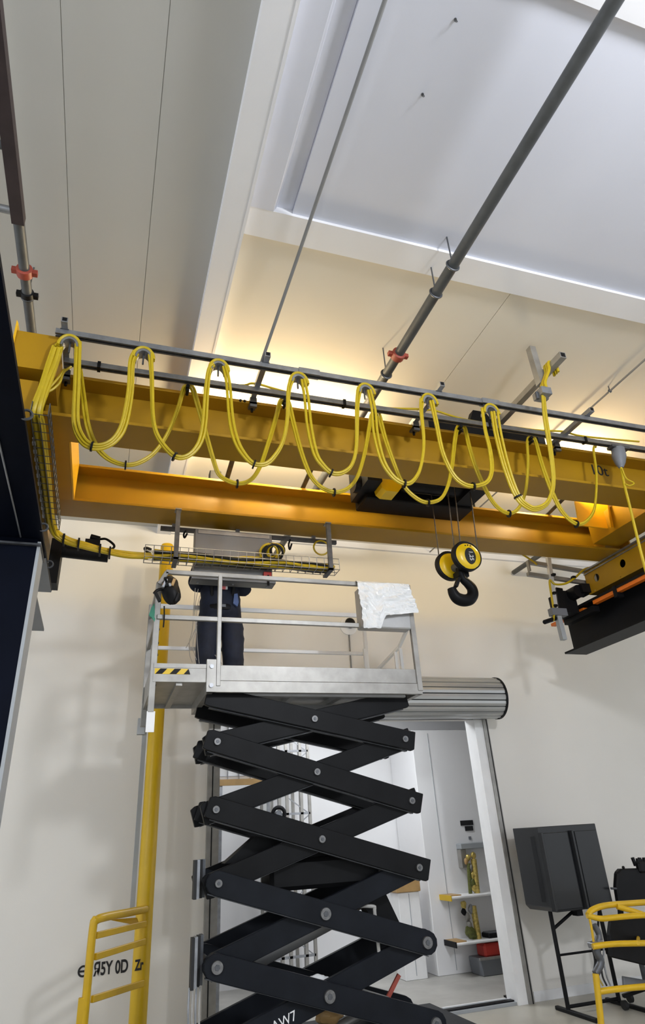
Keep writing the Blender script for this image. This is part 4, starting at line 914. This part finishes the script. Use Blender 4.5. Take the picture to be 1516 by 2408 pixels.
# ------------------------------------------------------------------ black cabinet on a tube stand
k_ = 1.065
cyf, cyb = 6.9 * k_, 7.4 * k_
cx0, cx1 = .690 * cyf, .806 * cyf
cz1, cz0 = 1.735, 1.75 - .122 * cyf
cab = thing('cabinet', 'black two-door steel cabinet on a tube stand against the wall', 'cabinet', ((cx0 + cx1) / 2, cyf, FZ))
bx = [(cx0, cz1), (cx1, cz1), (cx1, cz0), (cx0 + .05, cz0), (cx0, cz0 + .05)]
MB().prism([(x, cyf, z) for x, z in bx], (0, cyb - cyf, 0)).build('body', 'cabinet', cab, bevel=.006)
xm = (cx0 + cx1) / 2 + .03
for a, b_ in ((cx0 + .05, xm - .05), (xm + .05, cx1 - .02)): MB().box(a, b_, cyf - .018, cyf, cz0 + .02, cz1 - .07).build('door', 'cabinet', cab, bevel=.005)
for x in (cx0 + .02, xm): MB().prism([(x - .03, cyf, cz0 + .01), (x + .03, cyf, cz0 + .01), (x + .012, cyf - .055, cz0 + .01), (x - .012, cyf - .055, cz0 + .01)], (0, 0, cz1 - .07 - cz0)).build('vertical_fold', 'cabinet', cab, bevel=.004)
MB().prism([(cx0 - .0, cyf + .10, cz0 + .1), (cx0 - .0, cyf + .17, cz0 + .1), (cx0 - .03, cyf + .135, cz0 + .1)], (0, 0, cz1 - .2 - cz0)).build('side_fold', 'cabinet', cab)
sx0, sx1 = cx0 + .10, cx1 - .06
def stube(pts, nm='stand_tube', r=.018): return MB().tube(pts, r, 10).build(nm, 'black', cab, True)
for x in (sx0, sx1):
    stube([(x, cyf + .2, cz0), (x, cyf + .2, FZ + .03)], 'stand_leg', .024)
    MB().bar((x, cyf - .28, FZ + .02), (x, cyf + .42, FZ + .02), .05, .04).build('foot_bar', 'black', cab, bevel=.008)
stube([(sx0, cyf + .2, FZ + .06), (sx1, cyf + .2, FZ + .06)]); stube([(sx0, cyf + .2, .42), (sx1, cyf + .2, .42)], r=.012)
stube([(sx0, cyf + .2, cz0 - .18), (sx0 + .34, cyf + .2, cz0 - .02)]); stube([(sx1, cyf + .2, cz0 - .02), (sx1 - .28, cyf + .2, .08)], r=.012)
MB().box(xm - .06, xm + .02, cyf + .1, cyf + .2, cz0 - .07, cz0).build('lock_block', 'black', cab)

# ------------------------------------------------------------------ yellow tube trolley and the office chair behind it
yt = thing('tube_trolley', 'yellow bent-tube trolley frame with a black pad', 'trolley', (5.4, 5.9, FZ))
def ytube(pts, Y, r=.026, nm='frame_tube'): return MB().tube(cr([P(x, y, Y=Y + dy) for x, y, dy in pts], 6), r, 10).build(nm, 'frame_yellow', yt, True)
ytube([(1382, 2152, 0), (1392, 2140, .02), (1420, 2130, .05), (1470, 2125, .1), (1560, 2120, .15), (1640, 2122, .2)], 6.3, .028)
ytube([(1380, 2153, 0), (1410, 2160, -.02), (1440, 2158, -.05), (1500, 2153, -.1), (1600, 2150, -.15)], 6.3)
ytube([(1450, 2132, .05), (1490, 2143, .0), (1540, 2160, -.1), (1600, 2175, -.2)], 6.3)
ytube([(1384, 2153, 0), (1390, 2180, 0), (1396, 2220, 0)], 6.3, .012)
ytube([(1393, 2226, 0), (1440, 2220, -.05), (1516, 2218, -.1), (1620, 2216, -.15)], 6.25)
ytube([(1400, 2290, 0), (1404, 2325, 0), (1409, 2370, 0), (1416, 2440, 0)], 6.2, .03, 'leg')
ytube([(1408, 2332, 0), (1450, 2326, -.05), (1516, 2320, -.1), (1620, 2312, -.15)], 6.2)
MB().bar(P(1388, 2224, Y=6.3), P(1412, 2216, Y=6.3), .09, .05).build('hinge_plate', 'galv', yt, bevel=.005)
MB().tube(cr([P(x, y, Y=6.3) for x, y in ((1396, 2175), (1408, 2200), (1402, 2235), (1412, 2262), (1400, 2290))], 5), [.03] * 6 + [.036] * 15, 10).build('spring_unit', 'galv_dark', yt, True)
for k in range(4): MB().tube(cr([P(x, y, Y=6.34) for x, y in ((1392 + 9 * k, 2230), (1398 + 7 * k, 2260), (1396 + 10 * k, 2295), (1408 + 9 * k, 2318))], 5), .009, 7).build('cable', ('black_rubber', 'gold', 'black_rubber', 'galv')[k], yt, True)
pd = [P(x, y, Y=6.75) for x, y in ((1438, 2166), (1600, 2150), (1620, 2295), (1440, 2252), (1434, 2200))]
pad_o = MB().prism(pd, (0, .07, 0)).build('black_pad', 'black', yt, bevel=.012)
for x in (1500, 1580): MB().tube([P(x, 2218, Y=6.13), P(x, 2205, Y=6.77)], .018, 8).build('pad_arm', 'frame_yellow', yt, True)
for xx in (6.35, 6.4): MB().cyl((xx - .3, 6.2 + (xx - 6.35) * 8, .9), (xx - .3, 6.2 + (xx - 6.35) * 8, FZ), .028, 10).build('leg', 'frame_yellow', yt, True)
oc = thing('office_chair', 'black chair with castors standing by the wall behind the yellow trolley', 'chair', (6.3, 7.3, FZ))
bp_ = [P(x, y, Y=7.25) for x, y in ((1452, 2052), (1460, 2043), (1560, 2040), (1580, 2120), (1456, 2122), (1450, 2085))]
MB().prism(bp_, (0, .08, 0)).build('backrest', 'black', oc, bevel=.015)
b = MB()
for k in range(9):
    p = P(1494 + 6 * k, 2036, Y=7.29); b.bar(p, p + V((random.uniform(-.02, .02), 0, random.uniform(.04, .10))), .03, .03)
b.build('folded_cover', 'black', oc)
MB().bar(P(1498, 2040, Y=7.26), P(1560, 2036, Y=7.26), .08, .12).build('headrest', 'black', oc, bevel=.02)
MB().cyl(P(1436, 2089, Y=7.27), P(1454, 2090, Y=7.27), .012, 8).build('lever', 'galv_dark', oc); MB().ball(P(1465, 2040, Y=7.27), .018, 10, 6).build('knob', 'black', oc, True)
sc_ = P(1530, 2330, Y=7.2); sx = sc_.x
MB().box(sx - .28, sx + .28, 6.98, 7.5, .36, .45).build('seat', 'black', oc, bevel=.03)
MB().cyl((sx, 7.25, .36), (sx, 7.25, .08), .03, 12).build('gas_stem', 'galv_dark', oc, True)
MB().bar((sx, 7.5, .42), (sx, 7.34, 1.0), .06, .03).build('back_support', 'black', oc)
for k in range(5):
    a = 2 * math.pi * k / 5 + 2.9; e = V((sx + math.cos(a) * .30, 7.25 + math.sin(a) * .30, -.005))
    MB().bar((sx, 7.25, .07), e + V((0, 0, .02)), .05, .035).build('base_spoke', 'black', oc, bevel=.006)
    MB().cyl(e + V((-.02, 0, -.06)), e + V((.02, 0, -.06)), .045, 14).build('castor', 'black_rubber', oc, True)
MB().prism([P(1466, 2296, Y=7.1), P(1560, 2312, Y=7.1), P(1560, 2330, Y=7.1), P(1468, 2318, Y=7.1)], (0, .04, 0)).build('seat_bracket', 'bracket_grey', oc, bevel=.006)

# ------------------------------------------------------------------ things in the room beyond the shutter
k_ = 1.065
wc = thing('display_unit', 'tall white display unit with shelves of ornaments beyond the doorway', 'display unit', (5.3, 10, FZ))
fx, fy = 4.652 * k_ - .03, 9.686 * k_ - .1
MB().box(fx, fx + 2.2, fy, IY - .02, FZ, 3.3).build('body', 'wall_white', wc, bevel=.01)
MB().box(fx + .30, fx + .308, fy - .006, fy, FZ + .05, 3.25).build('door_seam', 'grey_paint', wc)
for (xa, ya, xb, yb, nm) in ((1081, 1930, 1112, 1940, 'black_label'), (1092, 1943, 1112, 1953, 'black_label'), (1101, 1967, 1107, 1974, 'keyhole')):
    a, b_ = P(xa, ya, Y=fy), P(xb, yb, Y=fy); MB().box(a.x, b_.x, fy - .012, fy, b_.z, a.z).build(nm, 'plate_black' if 'label' in nm else 'bracket_grey', wc)
a, b_ = P(1071, 1984, Y=fy), P(1150, 1992, Y=fy); MB().box(a.x, b_.x, fy - .16, fy, b_.z, a.z).build('canopy', 'grey_paint', wc, bevel=.008)
a, b_ = P(1073, 1998, Y=fy), P(1092, 2040, Y=fy); MB().box(a.x, b_.x, fy - .12, fy, b_.z, a.z).build('side_box', 'alu', wc, bevel=.006)
for (xa, xb, y, nm) in ((1056, 1175, 2108, 'upper_shelf'), (1068, 1180, 2217, 'lower_shelf')):
    a, b_ = P(xa, y, Y=fy - .3), P(xb, y, Y=fy - .3)
    s_ = MB().box(a.x, b_.x + .1, fy - .36, fy, a.z - .035, a.z).build(nm, 'white', wc, bevel=.01)
    MB().box(a.x - .015, a.x, fy - .37, fy, a.z - .06, a.z + .012).build('shelf_edge', 'pole_yellow' if 'upper' in nm else 'black', s_)
    MB().box(a.x, a.x + .18, fy - .34, fy - .02, a.z, a.z + .014).build('shelf_mat', 'wood', s_)
def ornament(label, pts, Y, mts):
    o = thing('ornament', label, 'ornament', tuple(P(pts[0][0], pts[0][1], Y=Y)))
    for (x, y, r), m in zip(pts, mts):
        bl = MB().ball(P(x, y, Y=Y), r, 12, 8, (1, .8, 1.25)); bl.v = [q + (q - P(x, y, Y=Y)) * .35 * noise.noise(q * 25) for q in bl.v]; bl.build('lobe', m, o, True)
    return o
oy = fy - .2; zu, zl = P(1056, 2108, Y=fy - .3).z, P(1068, 2217, Y=fy - .3).z
o1 = ornament('slim gold and green ornament on the upper shelf of the white display unit', [(1100, 2016, .04), (1112, 2012, .045), (1096, 2026, .035), (1106, 2040, .04), (1112, 2060, .05), (1110, 2076, .055), (1114, 2086, .055)], oy, ('gold', 'gold', 'wood', 'alu', 'gold', 'olive', 'gold'))
MB().tube([P(1101, 2030, Y=oy), V((P(1106, 2103, Y=oy).x, oy, zu))], .03, 8).build('column', 'olive', o1); MB().tube([P(1113, 2020, Y=oy), V((P(1122, 2103, Y=oy).x, oy, zu))], .045, 10).build('column', 'gold', o1, True)
o2 = ornament('dark olive and silver ornament on the lower shelf of the white display unit', [(1090, 2127, .045), (1090, 2145, .04), (1098, 2155, .045), (1106, 2138, .045), (1103, 2175, .045), (1104, 2192, .07), (1112, 2196, .055)], oy, ('gold', 'black', 'alu', 'galv', 'alu', 'olive', 'olive'))
MB().tube([P(1112, 2130, Y=oy), V((P(1126, 2215, Y=oy).x, oy, zl))], .045, 10).build('column', 'gold', o2, True)
bl_ = thing('black_tray', 'small black tray on the lower shelf of the display unit', 'tray', tuple(P(1155, 2208, Y=oy)))
a = P(1143, 2214, Y=oy); a.z = zl; MB().box(a.x, a.x + .28, oy - .1, oy + .12, a.z - .0, a.z + .06).build('tray', 'black', bl_, bevel=.012); MB().box(a.x + .02, a.x + .26, oy - .08, oy + .1, a.z + .06, a.z + .07).build('tray_insert', 'bracket_grey', bl_)
rb = thing('storage_bin', 'grey bin with red contents under the display unit shelf', 'bin', tuple(P(1160, 2300, Z=FZ)))
p = P(1136, 2288, Y=fy - .40); q = P(1136, 2254, Y=p.y)
MB().prism([(p.x, p.y, FZ), (p.x - .02, p.y, q.z), (p.x + .75, p.y, q.z), (p.x + .72, p.y, FZ)], (0, .34, 0)).build('bin', 'bracket_grey', rb, bevel=.01)
MB().box(p.x + .10, p.x + .7, p.y + .05, p.y + .3, q.z - .01, q.z + .16).build('red_contents', 'red', rb, bevel=.03)
MB().box(p.x - .03, p.x + .76, p.y - .02, p.y + .01, q.z - .02, q.z + .01).build('rim', 'alu', rb)
wl_ = thing('locker', 'narrow white locker with a yellow top beyond the doorway', 'locker', tuple(P(960, 2250, Z=FZ)))
a, b_ = P(935, 2100, Y=10.2), P(985, 2100, Y=10.2)
MB().box(a.x, b_.x, 10.2, 10.5, FZ, a.z).build('body', 'white', wl_, bevel=.008); MB().box((a.x + b_.x) / 2 - .004, (a.x + b_.x) / 2 + .004, 10.194, 10.2, FZ + .05, a.z - .02).build('door_seam', 'grey_paint', wl_)
MB().box(a.x - .03, b_.x + .02, 10.17, 10.52, a.z, a.z + .20).build('yellow_top', 'wood', wl_, bevel=.01)
# scaffold rack seen through the arms
rk = thing('storage_rack', 'silver lattice storage rack beyond the doorway behind the lift', 'rack', (2.3, 10.4, FZ))
for x, y in ((632, 0), (657, 0), (675, 0), (709, 0), (728, 0)):
    p = P(x, 1900, Y=10.3); MB().box(p.x - .022, p.x + .022, 10.28, 10.32, FZ, 3.2).build('upright', 'alu', rk); MB().box(p.x - .022, p.x + .022, 10.78, 10.82, FZ, 3.2).build('upright', 'alu', rk)
pa, pb = P(632, 1900, Y=10.3).x, P(728, 1900, Y=10.3).x
for k in range(7):
    z = .3 + k * .45
    MB().box(pa, pb, 10.28, 10.31, z, z + .03).build('beam', 'galv', rk); MB().bar((pa if k % 2 else pb, 10.3, z), (pb if k % 2 else pa, 10.3, z + .45), .014, .014).build('diagonal', 'galv', rk)
p = P(655, 1914, Y=10.24); rd = thing('cable_reel', 'black round reel hanging on the storage rack', 'reel', (p.x, 10.24, p.z))
MB().ring(p, (.2, 1, .1), .09, .028, 24, 8).build('rim', 'black', rd, True); MB().cyl(p + V((0, -.02, 0)), p + V((0, .14, 0)), .045, 16).build('hub', 'bracket_grey', rd, True)
sb_ = thing('wall_board', 'white tool board with wire grid beyond the doorway beside the guide rail', 'board', (1.6, 9.4, 2.5))
a, b_ = P(535, 1700, Y=9.6), P(640, 1830, Y=9.6); MB().box(a.x - .15, b_.x, 9.6, 9.63, b_.z, a.z + .3).build('panel', 'wall_white', sb_)
for k in range(6): MB().box(a.x - .15 + k * .16, a.x - .144 + k * .16, 9.585, 9.6, b_.z, a.z + .3).build('grid_wire', 'galv', sb_)
for k in range(6): MB().box(a.x - .15, b_.x, 9.585, 9.6, b_.z + .04 + k * .18, b_.z + .046 + k * .18).build('grid_wire', 'galv', sb_)
MB().box(a.x - .15, b_.x, 9.55, 9.6, b_.z - .08, b_.z).build('ledge', 'wood', sb_)
MB().box(a.x - .1, a.x - .06, 9.6, 9.64, FZ, b_.z - .08).box(b_.x - .08, b_.x - .04, 9.6, 9.64, FZ, b_.z - .08).build('board_leg', 'galv', sb_)
tr_ = thing('white_tube_barrier', 'low white tube barrier across the doorway sill', 'barrier', (4.0, 8.45, FZ))
p, q = P(1190, 2280, Y=8.5), P(1195, 2352, Z=FZ + .04)
MB().tube(cr([V((q.x, q.y, max(q.z, FZ + .015))) for q in (P(x, y, Y=8.45) for x, y in ((1183, 2270), (1190, 2310), (1193, 2345), (1185, 2352), (1120, 2362), (1040, 2374)))], 6), .016, 8).build('tube', 'white', tr_, True)
MB().box(P(1193, 2345, Y=8.45).x - .035, P(1193, 2345, Y=8.45).x + .035, 8.425, 8.48, FZ, FZ + .05).build('foot', 'black', tr_)

# ------------------------------------------------------------------ small things
for (x, y, rr0), lab, m in (((776, 2388, .07), 'tan work glove lying on the lift cylinder behind the lowest arms', 'wood'), ((764, 2290, .058), 'pale crumpled rag tucked between the lower lift arms', 'white')):
    c0 = P(x, y, Y=5.76) if m == 'wood' else V((1.742, 5.70, .79)); rg = thing('work_glove' if m == 'wood' else 'crumpled_rag', lab, 'glove' if m == 'wood' else 'rag', tuple(c0))
    bl = MB().ball((0, 0, 0), rr0, 18, 12, (1.5, .8, .7)); bl.v = [q * (1 + .5 * noise.noise(q * 22)) + c0 for q in bl.v]; bl.build('cloth', m, rg, True)
for (x, y), lab in (((993, 221), 'small dark hook screwed into the white ceiling panel near the thick pipe'), ((1070, 45), 'small dark hook in the white ceiling panel close to the cross beam over the floor')):
    q = P(x, y, Z=CZ - .002); hk_ = thing('ceiling_hook', lab, 'hook', tuple(q))
    MB().cyl(q, q + V((0, 0, -.008)), .008, 10).build('plate', 'galv_dark', hk_, True); MB().tube([q + V((.010 * math.sin(t), 0, -.018 + .010 * math.cos(t))) for t in (4.7 * j / 10 for j in range(11))], .0025, 6).build('hook', 'galv_dark', hk_)

# ------------------------------------------------------------------ lift the whole place so that the floor lies at z = 0
for o in list(S.objects):
    if o.parent is None: o.location.z += LIFT
